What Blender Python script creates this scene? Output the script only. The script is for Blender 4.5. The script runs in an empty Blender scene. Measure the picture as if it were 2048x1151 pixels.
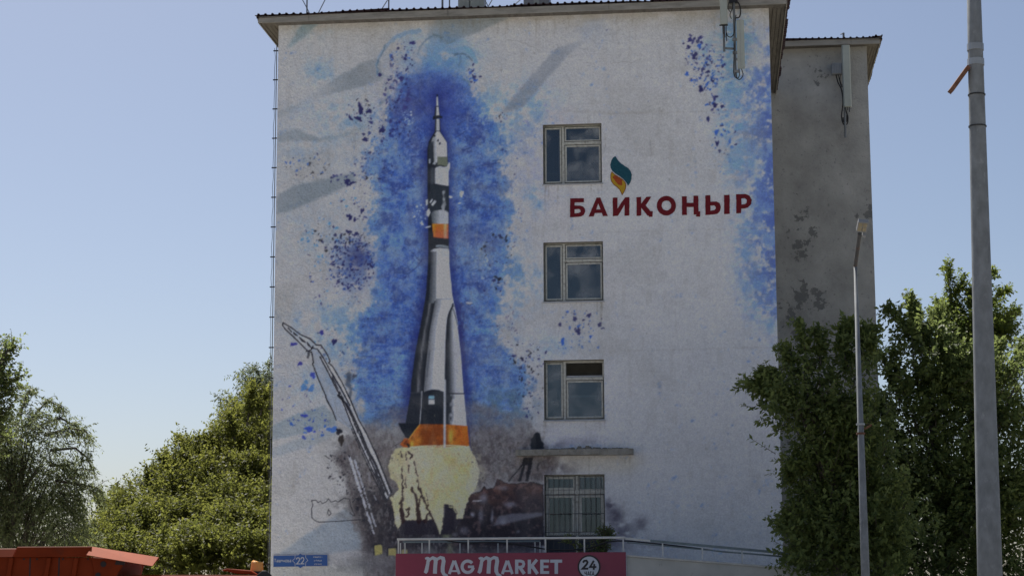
import bpy, bmesh, math, random
import numpy as np
from mathutils import Vector, Matrix
from mathutils.geometry import tessellate_polygon
R = math.radians
scn = bpy.context.scene
COL = scn.collection

# ------------------------------------------------ camera, sky, sun, exposure
FPX = 3800.0                                   # focal length in picture widths of 2048
PITCH = math.atan((1180 - 575.5) / FPX); ROLL = -0.0048
CAMZ = 1.9
cam = bpy.data.cameras.new('camera'); camo = bpy.data.objects.new('camera', cam); COL.objects.link(camo)
cam.sensor_width = 36; cam.lens = FPX / 2048 * 36; cam.clip_end = 6000
camo.location = (0, 0, CAMZ)
CAMR = Matrix.Rotation(R(90) + PITCH, 3, 'X') @ Matrix.Rotation(ROLL, 3, 'Z')
camo.rotation_euler = CAMR.to_euler()
scn.camera = camo

SUN_AZ, SUN_EL = R(-25), R(56)                  # azimuth from +Y (negative = to the left), elevation
wd = bpy.data.worlds.new('World'); scn.world = wd; wd.use_nodes = True
nt = wd.node_tree; nt.nodes.clear()
sky = nt.nodes.new('ShaderNodeTexSky'); sky.sky_type = 'NISHITA'; sky.sun_disc = False
sky.sun_elevation = SUN_EL; sky.sun_rotation = SUN_AZ; sky.altitude = 300
sky.air_density = 0.75; sky.dust_density = 2.0; sky.ozone_density = 1.0
bg = nt.nodes.new('ShaderNodeBackground'); bg.inputs['Strength'].default_value = 0.064
ow = nt.nodes.new('ShaderNodeOutputWorld')
nt.links.new(sky.outputs[0], bg.inputs[0]); nt.links.new(bg.outputs[0], ow.inputs[0])
sl = bpy.data.lights.new('sun', 'SUN'); sl.energy = 5.0; sl.angle = R(0.5); sl.color = (1, .95, .87)
so = bpy.data.objects.new('sun', sl); COL.objects.link(so)
sdir = Vector((math.sin(SUN_AZ) * math.cos(SUN_EL), math.cos(SUN_AZ) * math.cos(SUN_EL), math.sin(SUN_EL)))
so.rotation_euler = sdir.to_track_quat('Z', 'Y').to_euler(); so.location = sdir * 80
vs = scn.view_settings; vs.view_transform = 'Standard'; vs.look = 'None'; vs.exposure = 0.68; vs.gamma = 1
scn.render.engine = 'CYCLES'
scn.cycles.max_bounces = 8; scn.cycles.transparent_max_bounces = 12

# ------------------------------------------------ picture <-> place
_M = np.array([list(r) for r in CAMR])
def ray(px, py):
    return CAMR @ Vector(((px - 1024) / FPX, -(py - 575.5) / FPX, -1))
def at_depth(px, py, Y):                        # point on the ray at world depth Y
    d = ray(px, py); t = Y / d.y
    return Vector((d.x * t, Y, CAMZ + d.z * t))
def project(P):                                 # (n,3) -> picture coordinates
    q = (np.asarray(P, float) - (0, 0, CAMZ)) @ _M
    return 1024 + FPX * q[:, 0] / -q[:, 2], 575.5 - FPX * q[:, 1] / -q[:, 2]
TH = math.atan(0.105)
DU = Vector((math.cos(TH), -math.sin(TH), 0))   # along the facade, to the right and nearer
DN = Vector((-math.sin(TH), -math.cos(TH), 0))  # out of the facade, to the street
W0 = at_depth(1050, 600, 48.5); W0.z = 0
def on_plane(px, py, off=0.0):                  # picture point -> (u, z) on a plane parallel to the facade, off metres in front
    d = ray(px, py); o = W0 + DN * off
    t = (o - Vector((0, 0, CAMZ))).dot(DN) / d.dot(DN)
    p = Vector((0, 0, CAMZ)) + d * t
    return (p - o).dot(DU), p.z
def W(u, z, off=0.0):
    return W0 + DU * u + DN * off + Vector((0, 0, z))
FRAME = Matrix((( DU.x, -DN.x, 0, W0.x), (DU.y, -DN.y, 0, W0.y), (0, 0, 1, 0), (0, 0, 0, 1)))  # local x=u, y=into the building, z

# ------------------------------------------------ object helpers
def lin(c):
    c = np.asarray(c, float) / 255.0
    return np.where(c <= .04045, c / 12.92, ((c + .055) / 1.055) ** 2.4)
def tag(o, label=None, cat=None, group=None, kind=None):
    if label: o['label'] = label
    if cat: o['category'] = cat
    if group: o['group'] = group
    if kind: o['kind'] = kind
    return o
def empty(name, loc=(0, 0, 0), rz=0.0, parent=None):
    o = bpy.data.objects.new(name, None); COL.objects.link(o); o.location = loc; o.rotation_euler = (0, 0, rz)
    o.empty_display_size = .3
    if parent: o.parent = parent
    return o
def link(name, me, mat, parent=None, smooth=False):
    o = bpy.data.objects.new(name, me); COL.objects.link(o)
    if mat is not None and not me.materials: me.materials.append(mat)
    if parent is not None: o.parent = parent
    if smooth: me.polygons.foreach_set('use_smooth', np.ones(len(me.polygons), bool))
    return o
class MB:
    """collects boxes, tubes and plates; build() links them as one mesh"""
    def __init__(s): s.v = []; s.f = []
    def add(s, vs, fs):
        b = len(s.v); s.v += [tuple(v) for v in vs]; s.f += [[i + b for i in f] for f in fs]; return s
    def box(s, x0, x1, y0, y1, z0, z1):
        return s.add([(x0, y0, z0), (x1, y0, z0), (x1, y1, z0), (x0, y1, z0), (x0, y0, z1), (x1, y0, z1), (x1, y1, z1), (x0, y1, z1)],
                     [(3, 2, 1, 0), (4, 5, 6, 7), (0, 1, 5, 4), (1, 2, 6, 5), (2, 3, 7, 6), (3, 0, 4, 7)])
    def hexa(s, p):      # 8 corners: bottom ring then top ring
        return s.add(p, [(3, 2, 1, 0), (4, 5, 6, 7), (0, 1, 5, 4), (1, 2, 6, 5), (2, 3, 7, 6), (3, 0, 4, 7)])
    def tube(s, pts, r, n=8, cap=True):
        pts = [Vector(p) for p in pts]; m = len(pts)
        rr = r if isinstance(r, (list, tuple)) else [r] * m
        vs = []; up = None
        for i, p in enumerate(pts):
            t = (pts[min(i + 1, m - 1)] - pts[max(i - 1, 0)])
            if t.length < 1e-9: t = Vector((0, 0, 1))
            t.normalize()
            if up is None: up = Vector((1, 0, 0)) if abs(t.x) < .8 else Vector((0, 1, 0))
            a = t.cross(up).normalized(); b = t.cross(a).normalized(); up = -b if False else up
            for k in range(n):
                an = 2 * math.pi * k / n
                vs.append(p + (a * math.cos(an) + b * math.sin(an)) * rr[i])
        fs = [(i * n + k, i * n + (k + 1) % n, (i + 1) * n + (k + 1) % n, (i + 1) * n + k) for i in range(m - 1) for k in range(n)]
        if cap: fs += [tuple(range(n - 1, -1, -1)), tuple(range((m - 1) * n, m * n))]
        return s.add(vs, fs)
    def prism(s, loop, y0, y1):   # loop of (x,z), extruded in y
        n = len(loop)
        vs = [(x, y0, z) for x, z in loop] + [(x, y1, z) for x, z in loop]
        tri = tessellate_polygon([[Vector((x, z, 0)) for x, z in loop]])
        fs = [tuple(t) for t in tri] + [tuple(i + n for i in t[::-1]) for t in tri]
        fs += [(i, (i + 1) % n, n + (i + 1) % n, n + i) for i in range(n)]
        return s.add(vs, fs)
    def build(s, name, mat, parent=None, smooth=False, bevel=0):
        me = bpy.data.meshes.new(name); me.from_pydata(s.v, [], s.f); me.validate()
        bm = bmesh.new(); bm.from_mesh(me); bmesh.ops.recalc_face_normals(bm, faces=bm.faces)
        if bevel:
            bmesh.ops.bevel(bm, geom=[e for e in bm.edges if len(e.link_faces) == 2 and e.calc_face_angle(0) > .6], offset=bevel, segments=1, affect='EDGES', clamp_overlap=True)
        bm.to_mesh(me); bm.free()
        return link(name, me, mat, parent, smooth)

# ------------------------------------------------ materials
def nodes(name):
    m = bpy.data.materials.new(name); m.use_nodes = True; t = m.node_tree
    return m, t, t.nodes['Principled BSDF'], t.links.new
def newn(t, typ, **kw):
    n = t.nodes.new(typ)
    for k, v in kw.items():
        if k in n.inputs: n.inputs[k].default_value = v
        else: setattr(n, k, v)
    return n
def MAT(name, col, rough=.7, metal=0.0, var=.25, scale=3.0, dirt=None, dirt_scale=1.2, dirt_lo=.5, dirt_hi=.75, bump=0.0, bump_scale=60.0, spec=.35, col2=None, stretch=(1, 1, 1)):
    """principled paint/metal/stone with noise-driven colour variation, stains and relief"""
    m, t, p, L = nodes(name)
    tc = newn(t, 'ShaderNodeTexCoord'); mp = newn(t, 'ShaderNodeMapping'); mp.inputs['Scale'].default_value = stretch
    L(tc.outputs['Object'], mp.inputs[0])
    n1 = newn(t, 'ShaderNodeTexNoise', Scale=scale, Detail=6.0, Roughness=.6); L(mp.outputs[0], n1.inputs['Vector'])
    cr = newn(t, 'ShaderNodeValToRGB'); L(n1.outputs['Fac'], cr.inputs[0])
    c = np.array(col[:3]); c2 = np.array(col2) if col2 is not None else c * (1 + var)
    cr.color_ramp.elements[0].position = .3; cr.color_ramp.elements[1].position = .7
    cr.color_ramp.elements[0].color = (*(c * (1 - var)), 1); cr.color_ramp.elements[1].color = (*np.clip(c2, 0, 1), 1)
    out = cr.outputs[0]
    if dirt is not None:
        n2 = newn(t, 'ShaderNodeTexNoise', Scale=dirt_scale, Detail=9.0, Roughness=.68); L(mp.outputs[0], n2.inputs['Vector'])
        mr = newn(t, 'ShaderNodeMapRange'); mr.inputs[1].default_value = dirt_lo; mr.inputs[2].default_value = dirt_hi; L(n2.outputs['Fac'], mr.inputs[0])
        mx = newn(t, 'ShaderNodeMix', data_type='RGBA'); L(mr.outputs[0], mx.inputs[0]); L(out, mx.inputs[6]); mx.inputs[7].default_value = (*dirt, 1)
        out = mx.outputs[2]
    L(out, p.inputs['Base Color'])
    p.inputs['Roughness'].default_value = rough; p.inputs['Metallic'].default_value = metal; p.inputs['Specular IOR Level'].default_value = spec
    if bump:
        n3 = newn(t, 'ShaderNodeTexNoise', Scale=bump_scale, Detail=4.0); L(tc.outputs['Object'], n3.inputs['Vector'])
        b = newn(t, 'ShaderNodeBump', Strength=bump, Distance=.02); L(n3.outputs['Fac'], b.inputs['Height']); L(b.outputs[0], p.inputs['Normal'])
    return m
def plaster(name, base=None):
    """rough-cast plaster; base None = painted with the mesh colour attribute 'paint'"""
    m, t, p, L = nodes(name)
    tc = newn(t, 'ShaderNodeTexCoord')
    if base is None:
        at = newn(t, 'ShaderNodeAttribute', attribute_name='paint'); src = at.outputs['Color']
    else:
        rgb = newn(t, 'ShaderNodeRGB'); rgb.outputs[0].default_value = (*base, 1); src = rgb.outputs[0]
    n1 = newn(t, 'ShaderNodeTexNoise', Scale=26.0, Detail=5.0, Roughness=.7); L(tc.outputs['Object'], n1.inputs['Vector'])
    mr = newn(t, 'ShaderNodeMapRange'); mr.inputs[1].default_value = .3; mr.inputs[2].default_value = .7; mr.inputs[3].default_value = .85; mr.inputs[4].default_value = 1.12
    L(n1.outputs['Fac'], mr.inputs[0])
    mu = newn(t, 'ShaderNodeMix', data_type='RGBA', blend_type='MULTIPLY'); mu.inputs[0].default_value = 1
    L(src, mu.inputs[6]); L(mr.outputs[0], mu.inputs[7])
    L(mu.outputs[2], p.inputs['Base Color']); p.inputs['Roughness'].default_value = .92; p.inputs['Specular IOR Level'].default_value = .15
    vo = newn(t, 'ShaderNodeTexNoise', Scale=17.0, Detail=6.0, Roughness=.65); L(tc.outputs['Object'], vo.inputs['Vector'])
    b = newn(t, 'ShaderNodeBump', Strength=.85, Distance=.04); L(vo.outputs['Fac'], b.inputs['Height']); L(b.outputs[0], p.inputs['Normal'])
    return m
def glass(name, tint=(.015, .02, .03), dirt=.25, seed=0.0):
    """old window glass: clear, mirror-like at a slant, with a film of dust"""
    m, t, p, L = nodes(name); t.nodes.remove(p); out = t.nodes['Material Output']
    tr = newn(t, 'ShaderNodeBsdfTransparent'); tr.inputs[0].default_value = (.55, .6, .62, 1)
    gl = newn(t, 'ShaderNodeBsdfGlossy', Roughness=.03); gl.inputs[0].default_value = (.9, .95, 1, 1)
    fr = newn(t, 'ShaderNodeFresnel', IOR=1.75)
    m1 = newn(t, 'ShaderNodeMixShader'); L(fr.outputs[0], m1.inputs[0]); L(tr.outputs[0], m1.inputs[1]); L(gl.outputs[0], m1.inputs[2])
    tc = newn(t, 'ShaderNodeTexCoord'); mp = newn(t, 'ShaderNodeMapping'); mp.inputs['Location'].default_value = (seed, seed * 1.7, seed * .3); L(tc.outputs['Object'], mp.inputs[0])
    n = newn(t, 'ShaderNodeTexNoise', Scale=1.7, Detail=4.0, Roughness=.5); L(mp.outputs[0], n.inputs['Vector'])
    mr = newn(t, 'ShaderNodeMapRange'); mr.inputs[1].default_value = .46; mr.inputs[2].default_value = .70; mr.inputs[3].default_value = .02; mr.inputs[4].default_value = dirt
    L(n.outputs['Fac'], mr.inputs[0])
    df = newn(t, 'ShaderNodeBsdfDiffuse'); df.inputs[0].default_value = (.42, .45, .48, 1)
    m2 = newn(t, 'ShaderNodeMixShader'); L(mr.outputs[0], m2.inputs[0]); L(m1.outputs[0], m2.inputs[1]); L(df.outputs[0], m2.inputs[2])
    L(m2.outputs[0], out.inputs[0])
    return m
def chipped(name, base, chip, spots):
    """weathered plaster: pits all over and flaked patches at given places (u, z, radius)"""
    m, t, p, L = nodes(name); tc = newn(t, 'ShaderNodeTexCoord')
    def noise(sc, det, ro): n = newn(t, 'ShaderNodeTexNoise', Scale=sc, Detail=det, Roughness=ro); L(tc.outputs['Object'], n.inputs['Vector']); return n.outputs['Fac']
    def rng_(src, a, b, c=0.0, d=1.0):
        r = newn(t, 'ShaderNodeMapRange'); r.inputs[1].default_value = a; r.inputs[2].default_value = b; r.inputs[3].default_value = c; r.inputs[4].default_value = d; L(src, r.inputs[0]); return r.outputs[0]
    def math_(op, a, b):
        n = newn(t, 'ShaderNodeMath', operation=op)
        for i, q in enumerate((a, b)):
            if isinstance(q, float): n.inputs[i].default_value = q
            else: L(q, n.inputs[i])
        return n.outputs[0]
    def mixc(f, a, col):
        x = newn(t, 'ShaderNodeMix', data_type='RGBA'); L(f, x.inputs[0]); L(a, x.inputs[6]); x.inputs[7].default_value = (*col, 1); return x.outputs[2]
    cr = newn(t, 'ShaderNodeValToRGB'); L(noise(.9, 8.0, .65), cr.inputs[0]); c = np.array(base)
    cr.color_ramp.elements[0].position = .3; cr.color_ramp.elements[1].position = .72
    cr.color_ramp.elements[0].color = (*(c * .72), 1); cr.color_ramp.elements[1].color = (*(c * 1.2), 1)
    out = cr.outputs[0]
    out = mixc(rng_(noise(9.0, 5.0, .7), .60, .68, 0, .75), out, tuple(np.array(chip) * 1.2))
    sep = newn(t, 'ShaderNodeSeparateXYZ'); L(tc.outputs['Object'], sep.inputs[0]); mask = None
    for (u, z, r_) in spots:
        du = math_('SUBTRACT', sep.outputs[0], float(u)); dz = math_('SUBTRACT', sep.outputs[2], float(z))
        d = math_('SQRT', math_('ADD', math_('MULTIPLY', du, du), math_('MULTIPLY', math_('MULTIPLY', dz, dz), .4)), 0.0)
        k = rng_(d, 0.0, float(r_), 1.0, 0.0); mask = k if mask is None else math_('MAXIMUM', mask, k)
    pat = math_('ADD', math_('MULTIPLY', mask, .34), noise(3.4, 9.0, .66))
    f = rng_(pat, .795, .803, 0, .85)
    out = mixc(f, out, chip); L(out, p.inputs['Base Color']); p.inputs['Roughness'].default_value = .93; p.inputs['Specular IOR Level'].default_value = .15
    hgt = math_('SUBTRACT', noise(15.0, 6.0, .65), math_('MULTIPLY', f, .35))
    bp = newn(t, 'ShaderNodeBump', Strength=.9, Distance=.03); L(hgt, bp.inputs['Height']); L(bp.outputs[0], p.inputs['Normal'])
    return m
def leafmat(name, dark, light, trans=.45):
    m, t, p, L = nodes(name)
    at = newn(t, 'ShaderNodeAttribute', attribute_name='tone')
    cr = newn(t, 'ShaderNodeValToRGB'); L(at.outputs['Fac'], cr.inputs[0])
    cr.color_ramp.elements[0].color = (*dark, 1); cr.color_ramp.elements[1].color = (*light, 1)
    p.inputs['Roughness'].default_value = .55; p.inputs['Specular IOR Level'].default_value = .3
    L(cr.outputs[0], p.inputs['Base Color'])
    hs = newn(t, 'ShaderNodeHueSaturation', Hue=.49, Saturation=.95, Value=1.75); L(cr.outputs[0], hs.inputs['Color'])
    tl = newn(t, 'ShaderNodeBsdfTranslucent'); L(hs.outputs[0], tl.inputs[0])
    mx = newn(t, 'ShaderNodeMixShader'); mx.inputs[0].default_value = trans
    L(p.outputs[0], mx.inputs[1]); L(tl.outputs[0], mx.inputs[2]); L(mx.outputs[0], t.nodes['Material Output'].inputs[0])
    return m
# ---------------------------------------------------------------- mural paint
# the wall painting is composed on a numpy canvas (wall-picture units) and is
# then carried by the wall mesh as a colour attribute
CX0, CY0, CW, CH = 528, -6, 1060, 1240
rng = np.random.RandomState(7)
YY, XX = np.mgrid[0:CH, 0:CW].astype(np.float32)
XX += CX0; YY += CY0

def vnoise(sx, sy, seed, octv=3, gain=0.5):
    r = np.random.RandomState(seed)
    out = np.zeros((CH, CW), np.float32); amp = 1.0; tot = 0
    for o in range(octv):
        gx = max(int(CW / sx) + 3, 4); gy = max(int(CH / sy) + 3, 4)
        g = r.rand(gy, gx).astype(np.float32)
        fx = (XX - CX0) / sx; fy = (YY - CY0) / sy
        ix = fx.astype(int); iy = fy.astype(int)
        tx = fx - ix; ty = fy - iy
        tx = tx * tx * (3 - 2 * tx); ty = ty * ty * (3 - 2 * ty)
        a = g[iy, ix] * (1 - tx) + g[iy, ix + 1] * tx
        b = g[iy + 1, ix] * (1 - tx) + g[iy + 1, ix + 1] * tx
        out += amp * (a * (1 - ty) + b * ty); tot += amp
        amp *= gain; sx = max(sx / 2, 1.2); sy = max(sy / 2, 1.2)
    return out / tot

def box1(a, r, ax):
    if r < 1: return a
    p = [(0, 0), (0, 0)]; p[ax] = (r + 1, r)
    c = np.cumsum(np.pad(a, p, mode='edge'), axis=ax)
    n = a.shape[ax]
    hi = np.take(c, np.arange(2 * r + 1, 2 * r + 1 + n), axis=ax)
    lo = np.take(c, np.arange(0, n), axis=ax)
    return (hi - lo) / (2 * r + 1)

def blur(a, r):
    r = int(r)
    for _ in range(2):
        a = box1(box1(a, r, 0), r, 1)
    return a

def sst(a, b, x):
    t = np.clip((x - a) / (b - a), 0, 1)
    return t * t * (3 - 2 * t)

def polymask(pts, ss=3):
    """anti-aliased polygon mask: returns (y0,y1,x0,x1,mask)"""
    p = np.array(pts, float) - (CX0, CY0)
    x0 = max(int(p[:, 0].min()) - 1, 0); x1 = min(int(p[:, 0].max()) + 2, CW)
    y0 = max(int(p[:, 1].min()) - 1, 0); y1 = min(int(p[:, 1].max()) + 2, CH)
    w, h = (x1 - x0) * ss, (y1 - y0) * ss
    ys = (np.arange(h) + .5) / ss + y0 - .5; xs = (np.arange(w) + .5) / ss + x0 - .5
    acc = np.zeros((h, w), bool)
    n = len(p)
    for i in range(n):
        (ax, ay), (bx, by) = p[i], p[(i + 1) % n]
        if ay == by: continue
        m = ((ys >= min(ay, by)) & (ys < max(ay, by)))
        if not m.any(): continue
        xi = ax + (ys[m] - ay) * (bx - ax) / (by - ay)
        acc[m] ^= xs[None, :] < xi[:, None]
    k = acc.reshape(y1 - y0, ss, x1 - x0, ss).mean((1, 3)).astype(np.float32)
    return y0, y1, x0, x1, k

def full(pts, ss=1):
    m = np.zeros((CH, CW), np.float32)
    y0, y1, x0, x1, k = polymask(pts, ss); m[y0:y1, x0:x1] = k
    return m

IMG = np.zeros((CH, CW, 3), np.float32)
REG = np.zeros((CH, CW), np.uint8)          # 1 rocket, 2 exhaust fire, 3 launch tower arm

def put(mask, col):
    col = np.asarray(col, np.float32)
    IMG[...] = IMG * (1 - mask[..., None]) + col * mask[..., None]

def mix(c0, c1, t):
    return np.asarray(c0, np.float32) * (1 - t[..., None]) + np.asarray(c1, np.float32) * t[..., None]

def P(pts, col, a=1.0, reg=0, soft=0, grad=None):
    """filled polygon; grad=(colour at left, colour at right) across each row or a callable"""
    y0, y1, x0, x1, k = polymask(pts)
    if soft:
        pad = soft * 3
        y0, y1, x0, x1 = max(y0 - pad, 0), min(y1 + pad, CH), max(x0 - pad, 0), min(x1 + pad, CW)
        f = full(pts, 2)[y0:y1, x0:x1]; k = blur(f, soft)
    s = (slice(y0, y1), slice(x0, x1))
    c = np.asarray(col, np.float32) if grad is None else grad(XX[s], YY[s])
    kk = (k * a)[..., None]
    IMG[s] = IMG[s] * (1 - kk) + c * kk
    if reg: REG[s][k > .5] = reg

def S(pts, w, col, a=1.0, soft=0.8, reg=0, wob=0.0):
    """stroke along a polyline"""
    pts = np.array(pts, float)
    w0, w1 = (w if isinstance(w, (tuple, list)) else (w, w))
    m = max(w0, w1) + soft + 2
    x0 = int(max(pts[:, 0].min() - m - CX0, 0)); x1 = int(min(pts[:, 0].max() + m - CX0 + 1, CW))
    y0 = int(max(pts[:, 1].min() - m - CY0, 0)); y1 = int(min(pts[:, 1].max() + m - CY0 + 1, CH))
    if x1 <= x0 or y1 <= y0: return
    s = (slice(y0, y1), slice(x0, x1)); X, Y = XX[s], YY[s]
    best = np.full(X.shape, 1e9, np.float32); n = len(pts) - 1
    for i in range(n):
        a0, b0 = pts[i], pts[i + 1]; d = b0 - a0; L = max((d ** 2).sum(), 1e-6)
        t = np.clip(((X - a0[0]) * d[0] + (Y - a0[1]) * d[1]) / L, 0, 1)
        ww = w0 + (w1 - w0) * (i + t) / n
        best = np.minimum(best, np.hypot(X - a0[0] - t * d[0], Y - a0[1] - t * d[1]) - ww / 2)
    if wob: best = best + (WOB[s] - .5) * wob
    k = (1 - sst(-soft / 2, soft / 2, best)) * a
    IMG[s] = IMG[s] * (1 - k[..., None]) + np.asarray(col, np.float32) * k[..., None]
    if reg: REG[s][k > .5] = reg

def dot(x, y, rx, ry, ang, col, a, r):
    m = max(rx, ry) * 1.7 + 2
    x0 = int(max(x - m - CX0, 0)); x1 = int(min(x + m - CX0 + 1, CW))
    y0 = int(max(y - m - CY0, 0)); y1 = int(min(y + m - CY0 + 1, CH))
    if x1 <= x0 or y1 <= y0: return
    s = (slice(y0, y1), slice(x0, x1)); dx, dy = XX[s] - x, YY[s] - y
    c, n = math.cos(ang), math.sin(ang)
    u = (dx * c + dy * n) / rx; v = (-dx * n + dy * c) / ry
    th = np.arctan2(v, u)
    e = 1 + .2 * np.sin(2 * th + r.rand() * 6) + .16 * np.sin(3 * th + r.rand() * 6) + .12 * np.sin(5 * th + r.rand() * 6)
    d = np.hypot(u, v) - e
    px = 1.3 / min(rx, ry)
    k = (1 - sst(-px / 2, px / 2, d)) * a
    IMG[s] = IMG[s] * (1 - k[..., None]) + np.asarray(col, np.float32) * k[..., None]

NAVY = (44, 42, 84); BLUE = (54, 86, 165); SKYB = (92, 138, 190); PURP = (58, 54, 104); BLACKP = (30, 31, 40)
def splat(cx, cy, rx, ry, n, size, cols, seed, a=(.75, 1.0), rim=False):
    r = np.random.RandomState(seed)
    for _ in range(n):
        t = r.rand() * 6.283; q = math.sqrt(r.rand()) if not rim else .55 + .45 * r.rand()
        x, y = cx + rx * q * math.cos(t), cy + ry * q * math.sin(t)
        sz = .75 * size[0] + (.78 * size[1] - .75 * size[0]) * r.rand() ** 2.6
        e = .45 + .5 * r.rand()
        dot(x, y, sz, max(sz * e, .8), r.rand() * 3.14, cols[r.randint(len(cols))], a[0] + (a[1] - a[0]) * r.rand(), r)

LN = (34, 35, 42)
WOB = vnoise(5, 5, 99, 2)
N1 = vnoise(90, 90, 1, 5); N2 = vnoise(26, 20, 2, 4); N3 = vnoise(9, 5, 3, 3); N4 = vnoise(200, 150, 4, 4)
I2 = vnoise(22, 22, 202, 3); I3 = vnoise(8, 8, 203, 3, .7); N5 = vnoise(14, 9, 5, 3); N6 = vnoise(46, 36, 6, 4); N7 = vnoise(4, 7, 8, 2)

WALL = np.array((150, 151, 154), np.float32)
IMG[:] = WALL
# bare plaster: warmer to the left and under the eave, weathered patches
put(.34 * sst(.40, .75, N4) * sst(900, 560, XX), (134, 134, 130))
put(.30 * sst(.45, .75, N1), (138, 139, 144))
put(.22 * sst(.5, .8, N6) * sst(1000, 1200, XX), (158, 158, 164))
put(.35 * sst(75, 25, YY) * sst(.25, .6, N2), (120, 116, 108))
put(.30 * sst(.52, .75, vnoise(60, 60, 12, 3)) * sst(1250, 1050, XX) * sst(1000, 1080, XX) * sst(60, 120, YY) * sst(600, 400, YY), (156, 146, 152))
S([(1120, 222), (1240, 226), (1330, 222)], 5, (126, 124, 122), .28, 5, wob=5)
S([(1300, 280), (1303, 310)], 3, (90, 90, 92), .35, 3, wob=3)
for (x, y) in ((1072, 105), (1130, 45), (747, 74), (1005, 140), (956, 106), (1172, 100)):
    splat(x, y, 5, 5, 4, (1, 2.2), [(92, 88, 84)], int(x), (.35, .7))
# faded blue washes on the left half
for (x, y, rx, ry, a, c) in ((620, 300, 90, 60, .35, (118, 138, 160)), (640, 145, 40, 30, .4, (110, 140, 168)), (600, 215, 60, 18, .35, (122, 138, 158)),
        (700, 235, 60, 50, .42, (112, 142, 172)), (640, 470, 90, 60, .32, (116, 140, 166)), (610, 640, 80, 50, .3, (116, 136, 156)),
        (690, 670, 60, 60, .5, (104, 140, 178)), (625, 770, 70, 40, .28, (110, 140, 175)), (1040, 210, 70, 50, .55, (112, 148, 182)),
        (1060, 300, 60, 110, .45, (128, 134, 162)), (1040, 560, 50, 60, .6, (110, 136, 166)), (1100, 690, 70, 25, .35, (118, 142, 170)),
        (1070, 400, 22, 30, .5, (110, 138, 172)), (1020, 600, 30, 60, .35, (112, 138, 170)), (1190, 60, 50, 40, .2, (122, 134, 156)),
        (960, 240, 90, 60, .4, (108, 144, 180)), (905, 120, 60, 50, .45, (110, 142, 176)), (625, 60, 40, 30, .3, (115, 140, 155)), (720, 600, 60, 80, .3, (120, 140, 168))):
    g = np.exp(-(((XX - x) / rx) ** 2 + ((YY - y) / ry) ** 2) * 1.1)
    put(np.clip(g * a * 1.5 * sst(.3, .68, I2 * .5 + I3 * .5), 0, .9), np.array(c) * .88 + np.array((16, 16, 17)))
# grey folds of cloth-like streaks
GR = (108, 119, 128)
def fold(pts, a=.75, c=GR, soft=2, ramp=None):
    m = blur(full(pts, 2), soft)
    t = (.75 + .5 * (N6 - .5)) * a
    if ramp is not None: t = t * ramp
    put(m * t, c)
fold([(605, 46), (640, 46), (612, 72), (590, 88), (572, 99), (590, 70)], .8, (100, 120, 130))
fold([(872, 36), (1022, 34), (960, 62), (896, 88), (850, 72)], .85, (104, 114, 122), 2, sst(840, 890, XX))
fold([(608, 197), (672, 156), (724, 126), (756, 117), (768, 159), (715, 176), (629, 195)], .85, (104, 113, 122), 2, sst(590, 690, XX))
fold([(556, 226), (610, 200), (640, 194), (600, 215), (556, 236)], .4)
fold([(556, 268), (591, 257), (640, 277), (668, 270), (640, 283), (600, 280), (556, 284)], .8, (106, 116, 124), 2)
fold([(640, 278), (700, 262), (760, 235), (720, 262), (660, 282)], .5, (106, 122, 132), 2)
fold([(553, 391), (586, 372), (641, 358), (708, 346), (712, 362), (686, 377), (627, 402), (580, 422), (553, 428)], .9, (103, 114, 124), 2)
fold([(545, 850), (586, 830), (648, 810), (672, 832), (672, 850), (597, 868), (545, 880)], .75, (106, 122, 134), 1)
fold([(545, 895), (640, 862), (690, 858), (640, 885), (545, 915)], .55, (112, 126, 138), 2)
fold([(556, 1107), (614, 1067), (696, 1013), (720, 1040), (724, 1098), (656, 1106)], .85, (108, 120, 134), 2)
fold([(655, 1105), (720, 1098), (724, 1135), (655, 1130)], .35, (150, 152, 160), 4)
fold([(1173, 80), (1112, 97), (1074, 139), (1015, 207), (998, 229), (1047, 213), (1097, 154), (1136, 112)], .85, (108, 115, 126), 2, .45 + .55 * sst(1180, 1100, XX))
fold([(1168, 40), (1215, 36), (1195, 60), (1165, 84)], .35, (118, 128, 146), 4)
fold([(640, 600), (700, 560), (712, 580), (690, 600)], .3, (160, 160, 166), 3)

# ---- blue cloud round the rocket
I1 = vnoise(60, 60, 201, 4, .55); I2 = vnoise(22, 22, 202, 3); I3 = vnoise(8, 8, 203, 3, .7); I4 = vnoise(4.5, 4.5, 204, 2, .8); I5 = vnoise(30, 30, 205, 4, .6)
blue = [(815, 150), (850, 130), (905, 140), (940, 175), (950, 215), (985, 235), (1000, 262), (1002, 300), (998, 345), (1012, 372), (1026, 420), (1022, 470), (1008, 520),
        (1014, 570), (998, 600), (990, 650), (1002, 700), (1030, 722), (1066, 760), (1044, 800), (1030, 850), (720, 852), (734, 815), (700, 770), (706, 725), (716, 690), (726, 655), (716, 630), (756, 606),
        (768, 580), (746, 555), (744, 515), (756, 478), (738, 455), (752, 420), (744, 392), (750, 360), (736, 330), (746, 292), (760, 258), (775, 225), (785, 180)]
fb = full(blue)
bm = blur(fb, 9) * .35 + blur(fb, 26) * .65
ba = sst(.16, .95, bm + ((I2 - .5) * .55 + (I3 - .5) * .55 + (I4 - .5) * .25))
ba = ba * np.clip(.62 + .75 * sst(.35, .62, I2 * .45 + I3 * .35 + I4 * .2) - .25 * sst(.8, .3, bm), 0, 1)
wide = blur(fb, 34)
put(sst(.30, .70, I2 * .5 + I3 * .5) * wide * .30, (112, 130, 168))
put(ba * .90, (86, 114, 168))
deep = sst(.42, .62, I1 * .6 + I2 * .4 + (bm - .8) * .35)
put(ba * deep * .8, (60, 84, 152))
put(ba * sst(.50, .66, I3 * .5 + I2 * .5) * .55, (58, 78, 142))
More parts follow.
